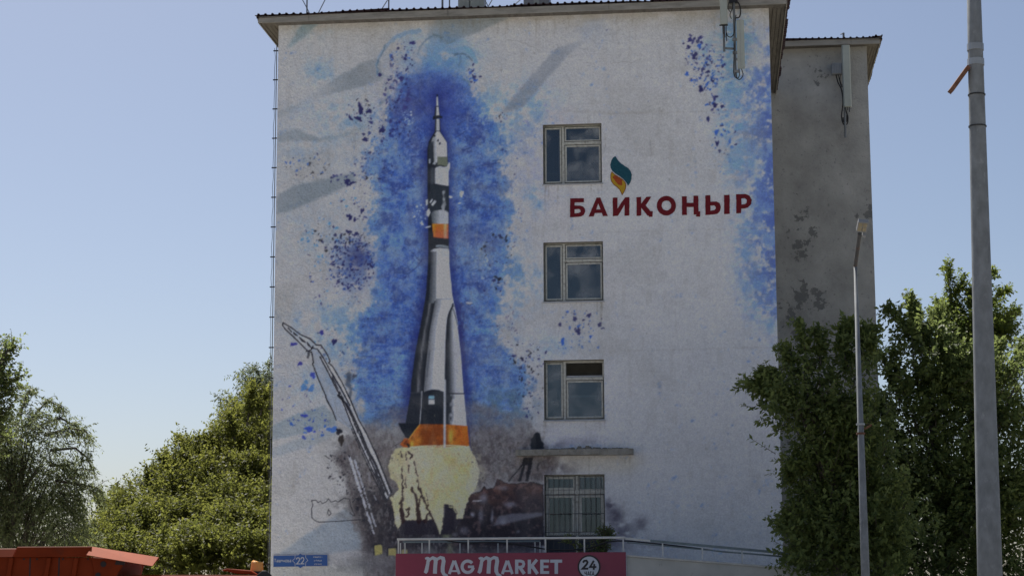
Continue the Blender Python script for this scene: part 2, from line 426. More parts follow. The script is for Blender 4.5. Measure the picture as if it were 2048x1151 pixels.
put(ba * sst(.50, .68, I5 * .7 + I4 * .3) * .60, (108, 138, 182))
put(ba * sst(.54, .70, I4 * .6 + I3 * .4) * .40, (122, 138, 172))
put(ba * sst(.52, .70, vnoise(50, 44, 206, 4)) * sst(640, 300, YY) * .55, (66, 70, 124))
put(ba * sst(.60, .70, vnoise(24, 14, 207, 3)) * .45 * sst(850, 700, YY), (50, 54, 104))
put(ba * sst(.55, .72, vnoise(7, 9, 208, 2)) * .22, (140, 146, 164))
put(ba * sst(560, 780, YY) * .30 * sst(.35, .7, I5), (116, 142, 178))
put(sst(760, 850, YY + (I2 - .5) * 60) * wide * .8, (92, 104, 120))
g = np.exp(-(((XX - 1000) / 70) ** 2 + ((YY - 810) / 40) ** 2))
put(g * .75 * sst(.3, .6, I2), (88, 102, 120))
rimb = ba * sst(.95, .55, bm) 
put(rimb * .65 * sst(.35, .62, I2 * .4 + I3 * .6), (104, 140, 182))
put(ba * sst(.55, .70, vnoise(11, 9, 209, 3, .7)) * .38, (142, 154, 180))
put(ba * sst(.57, .72, vnoise(9, 14, 210, 3, .7)) * .40, (48, 62, 126))
put(ba * sst(.54, .68, vnoise(34, 7, 211, 3, .6)) * sst(560, 660, YY) * .45, (112, 146, 190))
put(ba * sst(.56, .70, vnoise(30, 6, 212, 3, .6)) * sst(560, 660, YY) * .45, (56, 78, 148))
put(ba * sst(.60, .80, vnoise(2.6, 3.4, 213, 2, .8)) * .45, (148, 154, 172))
put(ba * sst(.62, .82, vnoise(3.0, 2.6, 214, 2, .8)) * .45, (46, 56, 116))
gt = np.exp(-(((XX - 1010) / 52) ** 2 + ((YY - 808) / 34) ** 2) ** 1.3); put(gt * .7 * sst(.25, .6, I2), (92, 112, 128))
# dark indigo dome at the tip
g = np.exp(-(((XX - 868) / 62) ** 2 + ((YY - 205) / 62) ** 2) ** 1.5 * .9)
put(np.clip(g * (.7 + .7 * (N2 - .4)), 0, .9), (58, 66, 128))
put(np.exp(-(((XX - 800) / 40) ** 2 + ((YY - 195) / 60) ** 2)) * .5 * sst(.35, .7, N3), (92, 92, 132))
# cloud puffs on top
g = np.exp(-(((XX - 860) / 85) ** 2 + ((YY - 105) / 45) ** 2) ** 1.4)
put(g * .5 * sst(.3, .65, N2), (112, 140, 178))
g = np.exp(-(((XX - 885) / 50) ** 2 + ((YY - 120) / 30) ** 2) ** 1.2)
put(g * .6 * sst(.3, .6, N5), (98, 130, 178))
for pts, w, c, a in (([(756, 150), (753, 130), (760, 112), (772, 92), (790, 76), (812, 66), (838, 62)], (5, 10), (104, 134, 172), .42),
        ([(756, 148), (754, 128), (762, 112), (768, 100), (770, 90)], 3, (82, 96, 112), .6), ([(758, 140), (766, 150), (780, 156)], 3, (92, 106, 120), .4),
        ([(836, 108), (840, 95), (852, 80), (868, 70), (880, 72), (884, 80)], 3, (92, 110, 130), .55), ([(868, 70), (884, 76)], 3, (90, 100, 110), .5),
        ([(910, 109), (928, 108), (938, 114), (944, 121)], 3, (78, 92, 108), .7), ([(920, 112), (922, 125), (916, 134)], 4, (92, 108, 124), .5),
        ([(925, 158), (938, 164), (940, 172)], 3, (90, 108, 126), .6), ([(930, 95), (946, 110), (952, 124)], 8, (112, 146, 182), .5),
        ([(893, 88), (908, 83)], 3, (96, 106, 114), .6), ([(770, 165), (778, 190), (760, 210)], 4, (104, 118, 128), .45),
        ([(940, 196), (952, 196), (944, 212)], 3, (62, 94, 168), .6), ([(800, 150), (815, 160), (812, 175)], 8, (72, 92, 146), .5)):
    S(pts, w, c, a, 3, wob=3)
# brush scratches
for x, y, dx, dy in ((830, 205, 16, 14), (838, 200, 14, 18), (822, 190, 12, 6), (845, 215, 10, 16), (915, 250, 14, -10), (912, 275, 18, -12), (925, 300, 16, -4), (970, 330, 30, -5), (985, 322, 18, -3),
                     (800, 545, 14, 3), (815, 548, 18, -14), (832, 535, 14, -18), (838, 520, -14, -16)):
    S([(x, y), (x + dx, y + dy)], 2, (46, 56, 104), .6, 1.6)
# dark halo hugging the rocket
halo = [(868, 180), (880, 180), (886, 250), (902, 285), (906, 380), (906, 500), (914, 580), (926, 650), (938, 760), (948, 860), (958, 900), (930, 900), (800, 850), (806, 800), (820, 700), (838, 600), (848, 530), (846, 300), (858, 270), (866, 240)]
hm = blur(full(halo), 7)
put(np.clip(hm * .95 * (.75 + .6 * (N5 - .4)), 0, .92) * sst(905, 850, YY), (42, 46, 100))
put(np.exp(-((XX - 918) / 16) ** 2) * sst(560, 640, YY) * sst(800, 700, YY) * .7 * sst(.3, .6, N7), (52, 50, 98))

# ---- smoke below
smoke = [(716, 858), (780, 815), (960, 800), (1040, 830), (1090, 872), (1090, 900), (1120, 918), (1110, 940), (1086, 950), (1086, 1170), (728, 1170), (730, 1090), (700, 1040), (690, 960), (664, 900)]
sm = blur(full(smoke), 12)
sa = sst(.22, .85, sm + (I2 - .5) * .6 + (I3 - .5) * .5)
up = sst(835, 905, YY + (I2 - .5) * 50 + (I3 - .5) * 30)
sa = sa * (.35 + .65 * up)
put(sa * .9, (92, 90, 92))
put(sa * sst(.42, .66, vnoise(34, 30, 31, 4)) * .75, (74, 70, 74))
put(sa * sst(.5, .7, vnoise(16, 16, 32, 4)) * .4, (102, 92, 90))
put(sa * sst(.52, .7, I4 * .6 + I3 * .4) * .35, (116, 116, 120))
put(sa * sst(.55, .7, vnoise(6, 6, 34, 2)) * .35, (60, 58, 62))
put(sa * sst(.55, .75, N7) * .25, (134, 134, 138))
dk = blur(full([(700, 985), (790, 985), (800, 1050), (880, 1050), (935, 1000), (1086, 1000), (1086, 1102), (745, 1100), (728, 1060)]), 9)
put(np.clip(dk * 1.15 * (.8 + .6 * (N2 - .4)), 0, .97), (36, 35, 41))
put(dk * sst(.55, .75, vnoise(14, 14, 33, 3)) * .5, (74, 74, 82))
put(blur(full([(742, 980), (785, 985), (792, 1055), (780, 1085), (745, 1075), (728, 1020)]), 7) * .9 * (.7 + .6 * (I2 - .3)), (38, 37, 43))
put(sa * sst(.5, .7, vnoise(5, 9, 37, 2, .8)) * .45, (66, 60, 62)); put(sa * sst(.58, .76, vnoise(4, 8, 38, 2, .8)) * .4, (128, 126, 128))
g = blur(full([(640, 850), (700, 850), (720, 900), (690, 930), (650, 890)]), 14)
put(g * .6 * sst(.35, .65, N2), (104, 106, 112))
for pts in ([(690, 910), (706, 905), (716, 1000), (700, 990)], [(664, 985), (700, 990), (720, 1060), (690, 1040), (660, 1020)]):
    put(blur(full(pts), 8) * .7 * sst(.3, .7, N5), (92, 92, 94))
put(np.exp(-(((XX - 765) / 40) ** 2 + ((YY - 1085) / 22) ** 2)) * .7 * sst(.3, .6, I2), (52, 50, 55))
put(np.exp(-(((XX - 735) / 60) ** 2 + ((YY - 1125) / 20) ** 2)) * .85 * sst(.3, .6, N2), (92, 92, 96))
put(np.exp(-(((XX - 680) / 45) ** 2 + ((YY - 1135) / 8) ** 2)) * .5 * sst(.35, .6, N3), (96, 98, 102))
put(sst(1112, 1150, YY) * sst(760, 700, XX) * .4, (128, 130, 128))
# smudges round the lower window and below the ledge
for (x, y, rx, ry, a) in ((1219, 1008, 9, 10, .9), (1230, 1030, 20, 22, .75), (1245, 1058, 22, 16, .6), (1282, 1045, 12, 14, .6), (1262, 1078, 26, 14, .4), (1225, 1080, 16, 20, .6), (1300, 1092, 60, 14, .18), (1150, 1090, 80, 30, .8),
                           (1105, 930, 40, 16, .75), (1130, 940, 22, 10, .5), (1110, 888, 26, 8, .55), (1160, 882, 50, 9, .35), (1085, 858, 14, 8, .4)):
    g = np.exp(-(((XX - x) / rx) ** 2 + ((YY - y) / ry) ** 2))
    put(np.clip(g * a * 1.3 * sst(.32, .62, N5 * .5 + N2 * .5), 0, .95), (72, 70, 80))
put(blur(full([(1094, 850), (1220, 846), (1220, 890), (1094, 894)]), 5) * .35 * sst(.3, .7, vnoise(60, 6, 41, 3)), (158, 158, 172))
put(blur(full([(1120, 916), (1300, 912), (1260, 945), (1130, 946)]), 8) * .4, (150, 146, 134))

# ---- right-hand blue edge
e = sst(1440, 1570, XX + (YY - 300) * .006) * sst(40, 190, YY + (I2 - .5) * 120) * sst(720, 540, YY + (I2 - .5) * 80)
e = e * .85
put(np.clip(e * 1.3 * sst(.30, .66, I2 * .5 + I3 * .5 + (e - .5) * .2), 0, .85), (108, 124, 168))
put(np.clip(e ** 1.4 * 1.3 * sst(.42, .62, I5 * .5 + I3 * .5), 0, .85), (80, 92, 148))
put(e * sst(.5, .7, I4 * .5 + I2 * .5) * .45, (124, 146, 180))
for (x, y, rx, ry, a) in ((1462, 130, 36, 90, .6), (1470, 250, 34, 60, .6), (1475, 330, 34, 50, .5), (1490, 480, 30, 60, .45), (1480, 70, 30, 40, .6), (1415, 110, 24, 30, .35), (1510, 590, 26, 50, .4), (1540, 640, 10, 50, .35)):
    g = np.exp(-(((XX - x) / rx) ** 2 + ((YY - y) / ry) ** 2))
    put(np.clip(g * a * 1.3 * sst(.3, .68, N2 * .5 + N3 * .5), 0, .85), (112, 142, 182))

# ---- splatter
MIXC = [NAVY, NAVY, PURP, BLUE, (50, 60, 120)]
splat(806, 118, 26, 34, 60, (1.2, 5), [PURP, NAVY, (72, 72, 112), BLUE], 101)
splat(795, 185, 28, 38, 70, (1.4, 6), [PURP, (70, 66, 118), NAVY], 102, (.6, .95))
splat(945, 148, 16, 20, 22, (1.5, 5), [NAVY, BLUE, (60, 80, 150)], 103)
splat(722, 222, 30, 26, 40, (1, 3.5), [NAVY, BLACKP, PURP], 104)
splat(775, 262, 50, 22, 46, (1.4, 6), [PURP, NAVY, (56, 62, 120)], 105)
splat(745, 340, 36, 40, 34, (1.4, 5), [PURP, NAVY, (70, 80, 130)], 106, (.5, .9))
splat(615, 330, 44, 26, 48, (1.2, 4), [BLUE, BLUE, (62, 90, 160), NAVY, BLACKP], 107)
splat(698, 358, 40, 14, 34, (1.2, 4.5), [NAVY, BLACKP, PURP, (70, 84, 120)], 108)
splat(690, 400, 30, 30, 20, (1.2, 3.5), [NAVY, BLUE, SKYB], 109)
splat(712, 430, 24, 16, 12, (1.6, 5.5), [NAVY, PURP], 110)
splat(640, 480, 44, 46, 80, (1, 4.2), [BLACKP, NAVY, SKYB, SKYB, (80, 124, 178)], 111)
splat(650, 560, 34, 60, 44, (1, 3.5), [NAVY, SKYB, BLUE, PURP], 112)
put(np.exp(-(((XX - 706) / 44) ** 2 + ((YY - 528) / 56) ** 2) ** 1.6) * .6 * sst(.25, .6, N5), (82, 96, 142))
put(np.exp(-(((XX - 716) / 20) ** 2 + ((YY - 515) / 22) ** 2)) * .75, (58, 60, 108))
splat(704, 526, 46, 56, 330, (1.2, 4.0), [NAVY, NAVY, PURP, (52, 60, 116), (56, 76, 140)], 113, (.8, 1))
splat(704, 480, 40, 16, 40, (1.4, 4), [NAVY, BLACKP], 114)
splat(600, 812, 40, 54, 26, (1.4, 5.5), [(62, 70, 150), BLUE, PURP, (84, 124, 182)], 115)
splat(628, 850, 44, 34, 34, (1.2, 5), [(60, 70, 152), BLUE, (66, 74, 140)], 116)
splat(660, 690, 34, 34, 22, (1.4, 4.5), [NAVY, SKYB, (72, 84, 120)], 117)
splat(680, 935, 28, 36, 60, (1, 3.2), [BLACKP, (40, 40, 46)], 118, (.8, 1))
splat(1000, 200, 0.1, 0.1, 0, (1, 2), MIXC, 119)
splat(1004, 236, 12, 10, 10, (1.2, 3), [BLACKP, NAVY], 120)
splat(995, 500, 34, 34, 30, (1.2, 5), [NAVY, BLACKP], 121, rim=True)
splat(990, 575, 26, 22, 16, (1.4, 5), [NAVY, BLACKP], 122)
splat(1030, 640, 22, 30, 14, (2.5, 6), [(104, 100, 126), (92, 88, 116)], 123, (.35, .7))
splat(1055, 715, 40, 32, 56, (1.3, 4.6), [NAVY, BLACKP, PURP], 124)
splat(1060, 780, 26, 60, 44, (1.3, 4.2), [NAVY, PURP, (70, 84, 130), BLACKP], 125)
splat(1165, 645, 46, 30, 48, (1.3, 5), [NAVY, BLUE, BLUE, (80, 100, 160)], 126)
splat(1140, 690, 60, 14, 20, (1.2, 4), [BLUE, (86, 106, 164)], 127, (.4, .8))
splat(1410, 135, 40, 46, 170, (1.2, 4.4), [NAVY, BLUE, BLUE, PURP, (86, 100, 150)], 128)
splat(1395, 110, 34, 46, 30, (2, 5.6), [NAVY, PURP], 129, rim=True)
splat(1430, 215, 24, 30, 24, (1.4, 5), [NAVY, BLUE, PURP], 130)
splat(1448, 280, 26, 34, 34, (1.4, 5), [BLUE, NAVY, (76, 110, 172)], 131)
splat(1480, 190, 40, 60, 40, (1.5, 5), [(72, 90, 150), (84, 108, 164)], 132, (.3, .7))
splat(1450, 330, 20, 20, 10, (1.4, 4), [(80, 110, 170)], 133, (.5, .8))
splat(1060, 250, 50, 50, 40, (2, 5), [(112, 112, 152), (104, 122, 168)], 134, (.25, .55))
for (x, y, rx, ry, an, c) in ((721, 218, 11, 5, 1.2, NAVY), (738, 223, 7, 3, .1, NAVY), (717, 237, 8, 4, .7, NAVY), (701, 236, 6, 3, 1.1, NAVY), (742, 245, 4, 3, .8, PURP), (764, 261, 7, 4, 2.5, NAVY), (730, 279, 5, 4, 2.4, NAVY),
        (825, 86, 7, 3, 2.9, PURP), (760, 150, 3.5, 3, 0, NAVY), (694, 363, 7, 5, .3, NAVY), (704, 366, 6, 3, 2.7, NAVY), (724, 421, 4, 5, 0, NAVY), (700, 434, 4, 5.5, 0, NAVY), (697, 463, 5, 3, .3, NAVY), (713, 467, 5, 3, .4, NAVY),
        (600, 727, 6, 3, 2.8, (60, 56, 130)), (587, 688, 6, 4, 2.8, (60, 56, 130)), (643, 664, 4, 4, 2, (60, 56, 130)), (623, 776, 7, 5, 2.4, (78, 112, 176)), (608, 774, 8, 5, 2.6, (80, 118, 180)), (626, 750, 5, 6, 0, (62, 70, 150)),
        (609, 831, 6, 4, .1, (60, 66, 150)), (618, 857, 8, 5, 2.8, (60, 76, 160)), (665, 858, 10, 6, .2, (74, 104, 168)), (668, 683, 4, 7, .1, NAVY), (1214, 60, .8, .8, 0, NAVY), (678, 862, 5, 7, 0, BLACKP), (682, 879, 5, 11, -.2, (44, 40, 40)),
        (1150, 637, 5, 4, .6, NAVY), (1157, 662, 4, 6, 0, NAVY), (1178, 630, 6, 3, 2.5, NAVY), (1200, 648, 5, 4, 1, NAVY), (1125, 682, 4, 6, .2, BLUE), (1380, 80, 5, 4, 0, PURP), (1400, 76, 6, 3, 2.8, PURP), (1389, 112, 5, 7, .4, NAVY), (1401, 178, 4, 7, .3, NAVY),
        (1430, 210, 4, 5, .3, NAVY), (1445, 213, 5, 2.5, 2.8, NAVY), (1416, 238, 2.5, 6, 0, NAVY), (1434, 286, 3, 6, 0, NAVY), (1399, 92, 5, 4, .2, BLUE), (1433, 264, 5, 4, 2.6, BLUE)):
    dot(x, y, rx, ry, an, c, .95, rng)
for q, (x, y, rx, ry, n) in enumerate(((740, 300, 34, 60, 60), (735, 400, 34, 50, 50), (725, 600, 30, 60, 50), (705, 740, 30, 60, 40), (1010, 330, 26, 60, 30), (1020, 440, 24, 60, 40), (1010, 680, 30, 50, 50), (790, 240, 30, 40, 50), (820, 330, 40, 60, 30), (1045, 770, 30, 50, 40))):
    splat(x, y, rx, ry, n, (.9, 2.6), [(52, 56, 108), (64, 80, 140), (84, 108, 160), (46, 44, 84)], 400 + q, (.4, .9))
WHT = (172, 176, 188)
splat(816, 236, 12, 14, 18, (1.6, 4.6), [WHT, (150, 160, 180)], 140, (.6, .95))
splat(972, 236, 14, 14, 24, (2, 5.5), [(140, 154, 182), (150, 158, 182)], 141, (.4, .8))
splat(968, 545, 24, 34, 26, (2, 5.5), [(150, 162, 192), WHT, (134, 148, 184)], 142, (.5, .9))
splat(945, 495, 24, 18, 18, (1.4, 4.5), [(150, 162, 190)], 143, (.5, .85))
splat(838, 425, 16, 22, 26, (1.2, 3.2), [WHT], 144, (.7, 1))
# trailing stain from the mast by the arm
put(np.exp(-(((XX - 699) / 7) ** 2 + ((YY - 755) / 9) ** 2)) * .75, (66, 74, 88))
S([(698, 748), (695, 768), (702, 775), (700, 800)], (10, 4), (62, 70, 84), .7, 4, wob=5)
dot(709, 752, 4, 4, 0, (60, 64, 78), .8, rng)
# dark ground machinery, right of the fire
BR = [(920, 1038), (930, 1034), (932, 1011), (938, 1002), (936, 990), (964, 981), (967, 971), (972, 978), (988, 974), (995, 957), (1003, 960), (1007, 964), (1033, 967), (1063, 963), (1086, 969), (1088, 1090), (900, 1090)]
S(BR[2:16], 9, (140, 140, 146), .5, 8)
P(BR, (66, 51, 50), .97)
put(full(BR) * sst(.4, .65, N2) * .5, (96, 68, 62))
put(full(BR) * np.clip(sst(980, 1030, YY + (N2 - .5) * 50 - (XX - 1000) * .12), 0, 1) * .92, (36, 35, 41))
put(blur(full([(1025, 985), (1088, 985), (1088, 1022), (1030, 1024)]), 5) * .75, (50, 46, 52))
put(full(BR) * sst(.48, .68, vnoise(13, 9, 35, 3, .7)) * .55, (38, 36, 42))
put(full(BR) * sst(.56, .74, vnoise(10, 10, 36, 3, .7)) * .4, (112, 92, 92))
P([(986, 1051), (998, 1030), (1030, 1026), (1086, 1024), (1086, 1030), (1021, 1044)], (98, 98, 108), .8, soft=1)
for (x, y, rx, ry, a) in ((967, 995, 8, 10, .6), (1020, 1008, 12, 6, .6), (945, 1028, 4, 4, .9), (962, 1030, 5, 14, .5), (984, 1032, 3, 14, .6), (1006, 1042, 6, 6, .5), (928, 1060, 10, 8, .4), (1036, 1062, 3, 3, .5), (850, 1055, 4, 4, .9), (862, 1050, 4, 4, .8), (826, 1058, 2, 6, .7), (910, 1068, 6, 4, .4), (1006, 975, 10, 5, .4)):
    put(np.exp(-(((XX - x) / rx) ** 2 + ((YY - y) / ry) ** 2) ** 1.3) * a, (128, 130, 144))
S([(946, 1001), (962, 1000)], 2.2, (160, 162, 170), .8, 1.2)
S(BR[2:16], 2, (36, 34, 38), .8, 1.2, wob=2)
P([(1061, 897), (1062, 877), (1066, 873), (1069, 866), (1075, 863), (1080, 866), (1083, 881), (1088, 884), (1088, 897)], (34, 37, 42), 1)
P([(1048, 914), (1067, 914), (1064, 932), (1056, 962), (1050, 962), (1056, 930), (1051, 928), (1042, 962), (1036, 962), (1045, 930), (1018, 963), (1016, 961), (1040, 932)], (36, 37, 42), .95)
S([(1077, 926), (1074, 940)], 3.5, (50, 50, 54), .8, 1.5); S([(1072, 948), (1070, 958)], 2.5, (70, 70, 74), .7, 1.5); S([(1060, 962), (1064, 930)], 1, (110, 110, 112), .4, 1)
# yellow blocks near the ground
P([(750, 1090), (764, 1089), (765, 1106), (750, 1110)], (134, 128, 82)); P([(777, 1096), (792, 1095), (793, 1110), (777, 1109)], (130, 124, 84)); P([(803, 1098), (815, 1098), (815, 1108), (803, 1108)], (122, 118, 90))
S([(748, 1108), (748, 1088), (766, 1087)], 2.4, LN, .8, 1); S([(775, 1110), (775, 1094), (794, 1093)], 2.4, LN, .8, 1)
put(np.exp(-(((XX - 893) / 9) ** 2 + ((YY - 1072) / 6) ** 2)) * .7, (112, 118, 92)); put(np.exp(-(((XX - 900) / 6) ** 2 + ((YY - 1098) / 14) ** 2)) * .6, (92, 98, 76)); put(np.exp(-(((XX - 858) / 9) ** 2 + ((YY - 1100) / 8) ** 2)) * .6, (104, 112, 112))

# ---- exhaust fire
fire = [(819, 892), (803, 894), (791, 897), (783, 909), (779, 920), (777, 934), (781, 955), (790, 962), (795, 966), (797, 978), (786, 988), (779, 993), (783, 1002), (787, 1018), (790, 1044), (796, 1056), (801, 1050), (803, 1040), (868, 1037), (873, 1048), (880, 1068), (885, 1050), (888, 1008), (903, 1008), (913, 1020), (912, 1037), (926, 1037), (931, 1010), (938, 992), (949, 980), (956, 962), (959, 945), (956, 928), (951, 916), (940, 892)]
P(fire, (196, 186, 128), 1, 2)
fm = full(fire, 2)
put(fm * np.exp(-(((XX - 885) / 52) ** 2 + ((YY - 955) / 50) ** 2) ** 1.5) * .85, (190, 174, 92))
put(fm * sst(.42, .66, vnoise(26, 40, 61, 3)) * .45, (204, 194, 142))
put(fm * sst(932, 952, XX + (I3 - .5) * 16) * .75, (188, 184, 160))
put(fm * sst(.5, .68, vnoise(5, 16, 64, 3, .7)) * .35, (212, 206, 172)); put(fm * sst(.55, .7, vnoise(12, 12, 65, 3)) * .3, (170, 154, 92))
put(fm * np.exp(-(((XX - 845) / 26) ** 2 + ((YY - 930) / 40) ** 2)) * .5, (206, 194, 176))
put(fm * sst(815, 795, XX) * sst(960, 930, YY) * .5, (198, 192, 140))
put(fm * np.exp(-(((XX - 822) / 16) ** 2 + ((YY - 935) / 36) ** 2)) * .6, (198, 186, 164))
put(fm * sst(.58, .74, vnoise(18, 14, 62, 3)) * sst(960, 900, YY) * .35, (186, 160, 130))
put(fm * sst(.6, .8, vnoise(6, 12, 63, 2)) * .3, (172, 150, 66))
put(fm * np.exp(-(((XX - 800) / 14) ** 2 + ((YY - 960) / 30) ** 2)) * sst(.4, .7, N5) * .4, (140, 136, 112))
put(fm * sst(1000, 1050, YY) * .4, (206, 200, 168))
put(fm * (.22 + .35 * sst(.4, .65, I2)), (198, 192, 162))
IMG[:] = IMG * (1 - fm[..., None]) + (IMG * .80 + np.array((6, 8, 14), np.float32)) * fm[..., None]
P([(890, 1008), (903, 1010), (914, 1022), (912, 1036), (924, 1038), (900, 1068), (882, 1068), (887, 1048)], (40, 38, 46), .95)
S([(898, 1012), (906, 1014), (912, 1024)], 2.2, (176, 172, 130), .8, 1)
DR = (38, 28, 31)
P([(803, 1041), (868, 1038), (874, 1052), (880, 1068), (800, 1068)], (40, 38, 46), .96)
for pts, w in (([(803, 902), (804, 912)], 2.5), ([(812, 903), (813, 918)], 2), ([(818, 904), (824, 910), (822, 916)], 4), ([(803, 930), (805, 960), (806, 985), (803, 1006), (805, 1042)], (1.5, 6)), ([(803, 1000), (798, 1008)], 2.5), ([(824, 974), (832, 995), (836, 1012), (838, 1042)], (4, 9)), ([(838, 975), (845, 992), (855, 1012), (858, 1022), (867, 1040)], (5, 3)),
               ([(850, 1042), (858, 1022)], (7, 2)), ([(842, 990), (838, 1008)], 3), ([(812, 1018), (818, 1015), (816, 1028), (812, 1032)], 4), ([(803, 1020), (806, 1042)], 9), ([(828, 920), (834, 950), (838, 975)], 1.4), ([(811, 950), (812, 975)], 1.4), ([(852, 985), (858, 1010)], 1.6), ([(817, 930), (818, 945)], 1.3)):
    S(pts, w, DR, .88, 1.3, wob=2.5)
S([(778, 934), (784, 948), (790, 952)], 2, (120, 116, 84), .5, 2); S([(780, 915), (786, 925)], 2, (130, 126, 90), .5, 2)

fe = blur(full([(940, 892), (951, 916), (959, 945), (956, 962), (946, 984), (952, 990), (972, 950), (962, 910), (944, 888)]), 4) * sst(.4, .6, I4 * .5 + I3 * .5)
put(fe * .6, (150, 146, 128))
# ---- the rocket
K = (32, 36, 44); WH = (162, 165, 174); GY = (96, 101, 108)
def lerpx(stops):
    xs = [s[0] for s in stops]; cs = np.array([s[1] for s in stops], float)
    return lambda X, Y: np.stack([np.interp(X, xs, cs[:, i]) for i in range(3)], -1)
def lerpu(xl, xr, stops):
    """colour across the width between two edges given as functions of y"""
    us = [s[0] for s in stops]; cs = np.array([s[1] for s in stops], float)
    def f(X, Y):
        a, b = xl(Y), xr(Y); u = (X - a) / np.maximum(b - a, 1) + (N3[0, 0] * 0)
        return np.stack([np.interp(u, us, cs[:, i]) for i in range(3)], -1)
    return f
# escape tower
S([(874.5, 190), (874.5, 214)], (2.5, 5), (28, 32, 44), 1, 1); P([(873.2, 194), (875.6, 194), (877, 212), (872.6, 212)], (158, 162, 172), 1, 1)
P([(871, 213), (877.5, 213), (880.5, 236), (868, 236)], K, 1, 1); P([(873, 214), (877, 214), (879, 234), (872, 234)], (156, 160, 170), 1, 1)
P([(866, 233), (872, 231), (879, 231), (885, 233), (884, 237), (878, 236), (871, 238), (866, 240)], (28, 32, 40), 1, 1)
P([(870.5, 238), (880, 238), (881, 264), (869, 264)], K, 1, 1); P([(873, 238), (878.6, 238), (879.4, 266), (872, 266)], (150, 154, 164), 1, 1)
# fairing and upper stages
P([(870, 262), (880, 262), (888, 274), (894, 284), (895, 300), (896, 330), (898, 372), (898, 500), (857, 500), (855, 400), (854.5, 300), (857, 284), (864, 272)], K, 1, 1)
P([(873, 263), (879, 263), (887, 275), (893.5, 285), (894.5, 314), (876, 314), (874, 326), (868, 326), (867, 292), (862, 284), (866, 274)], WH, 1, 1, grad=lerpx([(860, (112, 118, 124)), (868, (120, 124, 130)), (874, (164, 167, 176)), (895, (158, 161, 171))]))
P([(861, 283), (868, 283), (867, 290), (866, 320), (862, 326), (858, 326), (857, 290)], (44, 50, 58), .85, 1)
for x, y in ((869, 271.5), (876, 281), (879.5, 287)): dot(x, y, 2.1, 2.1, 0, (26, 28, 34), 1, rng)
S([(881, 299), (889, 299)], 2.5, (178, 146, 178), .5, 2)
P([(875, 313), (895, 314), (895.5, 329), (891, 333), (883, 330), (875, 330)], (92, 98, 86), 1, 1)
P([(858, 318), (861, 318), (861, 327), (858, 327)], (150, 155, 165), 1, 1); dot(868.5, 327, 2.6, 2.6, 0, (140, 145, 152), 1, rng)
P([(870, 337), (873, 334), (880, 332), (888, 334), (893, 333), (896, 328), (898, 324), (900.5, 327), (900, 336), (897.5, 344), (897.5, 372), (884, 370), (870, 367)], (160, 163, 172), 1, 1)
P([(862, 335), (869, 335), (869, 366), (866, 370), (861, 368)], (58, 64, 74), .8, 1, soft=1)
P([(861, 370), (898, 372), (898, 424), (860, 424)], (40, 46, 54), 1, 1)
S([(887, 384), (888, 400), (886, 420)], (4, 4.5), (142, 148, 156), .85, 2.5, wob=5); dot(890, 408, 2.5, 4, 0, (120, 126, 132), .8, rng)
P([(862, 426), (868, 421), (880, 419.5), (892, 421), (897, 425), (897, 448), (864, 447)], WH, 1, 1, grad=lerpx([(860, (50, 55, 62)), (869, (96, 102, 108)), (880, (144, 148, 155)), (896, (150, 153, 162))]))
P([(864, 447), (897, 448), (897, 477), (867, 474)], (176, 92, 44), 1, 1, grad=lambda X, Y: np.stack([np.interp(X, [864, 874, 886, 890, 897], [188, 172, 168, 186, 150]), np.interp(X, [864, 874, 886, 890, 897], [112, 84, 88, 140, 76]) + (460 - Y) * .9, np.interp(X, [864, 886, 890, 897], [38, 46, 104, 48])], -1))
P([(857, 446), (864, 446), (867, 475), (897, 477), (897, 494), (857, 500)], (28, 31, 38), 1, 1)
P([(872, 490), (884, 489), (897, 492), (897, 496), (884, 494), (872, 493.5)], (112, 122, 132), 1, 1)
for pts in ([(898, 391), (904, 392), (906, 395), (902, 397), (898, 395)], [(918, 385), (922, 381), (928, 383), (927, 390), (924, 396), (920, 392)], [(915, 405), (921, 404), (921, 407), (916, 408)], [(862, 409), (869, 400), (873, 403), (866, 412)], [(859, 404), (864, 397), (866, 399), (861, 407)], [(851, 400), (856, 398), (856, 408), (852, 412)], [(853, 422), (858, 416), (861, 425), (857, 434), (853, 430)], [(840, 445), (845, 443), (848, 450), (843, 449)], [(849, 454), (862, 451), (861, 454), (852, 456)]):
    P(pts, (166, 170, 180), .95)
# boosters and core: left dark booster, centre, right
Lx = lambda Y: np.interp(Y, [496, 532, 590, 642, 702, 767, 786, 845], [857, 855.6, 851.7, 842.6, 831, 822, 821.5, 811.5])
Rx = lambda Y: np.interp(Y, [496, 532, 592, 642, 709, 780, 851, 892], [898.6, 899, 905, 914, 922, 927, 933.5, 938])
Cx = lambda Y: np.interp(Y, [496, 560, 601, 657, 728, 783, 847], [870, 870, 870, 859.5, 851.7, 847, 842])
Vx = lambda Y: np.interp(Y, [613, 622, 636, 689, 780, 850], [904, 899, 895, 891.6, 890.6, 890])
ys = np.linspace(496, 847, 40)
P([(Lx(y), y) for y in ys] + [(Rx(y), y) for y in ys[::-1]], K, 1, 1)
y2 = np.linspace(600, 784, 24)                       # left booster with its pale streak
P([(Lx(y), y) for y in y2] + [(Cx(y), y) for y in y2[::-1]], K, 1, 1, grad=lerpu(Lx, Cx, [(0, (34, 38, 46)), (.35, (40, 44, 50)), (.55, (96, 98, 104)), (.72, (52, 56, 62)), (1, (28, 31, 38))]))
put(full([(Lx(y), y) for y in y2] + [(Cx(y), y) for y in y2[::-1]], 2) * sst(.45, .7, vnoise(5, 30, 71, 3)) * .55, (32, 35, 42))
y1 = np.linspace(500, 606, 14)                       # core stage
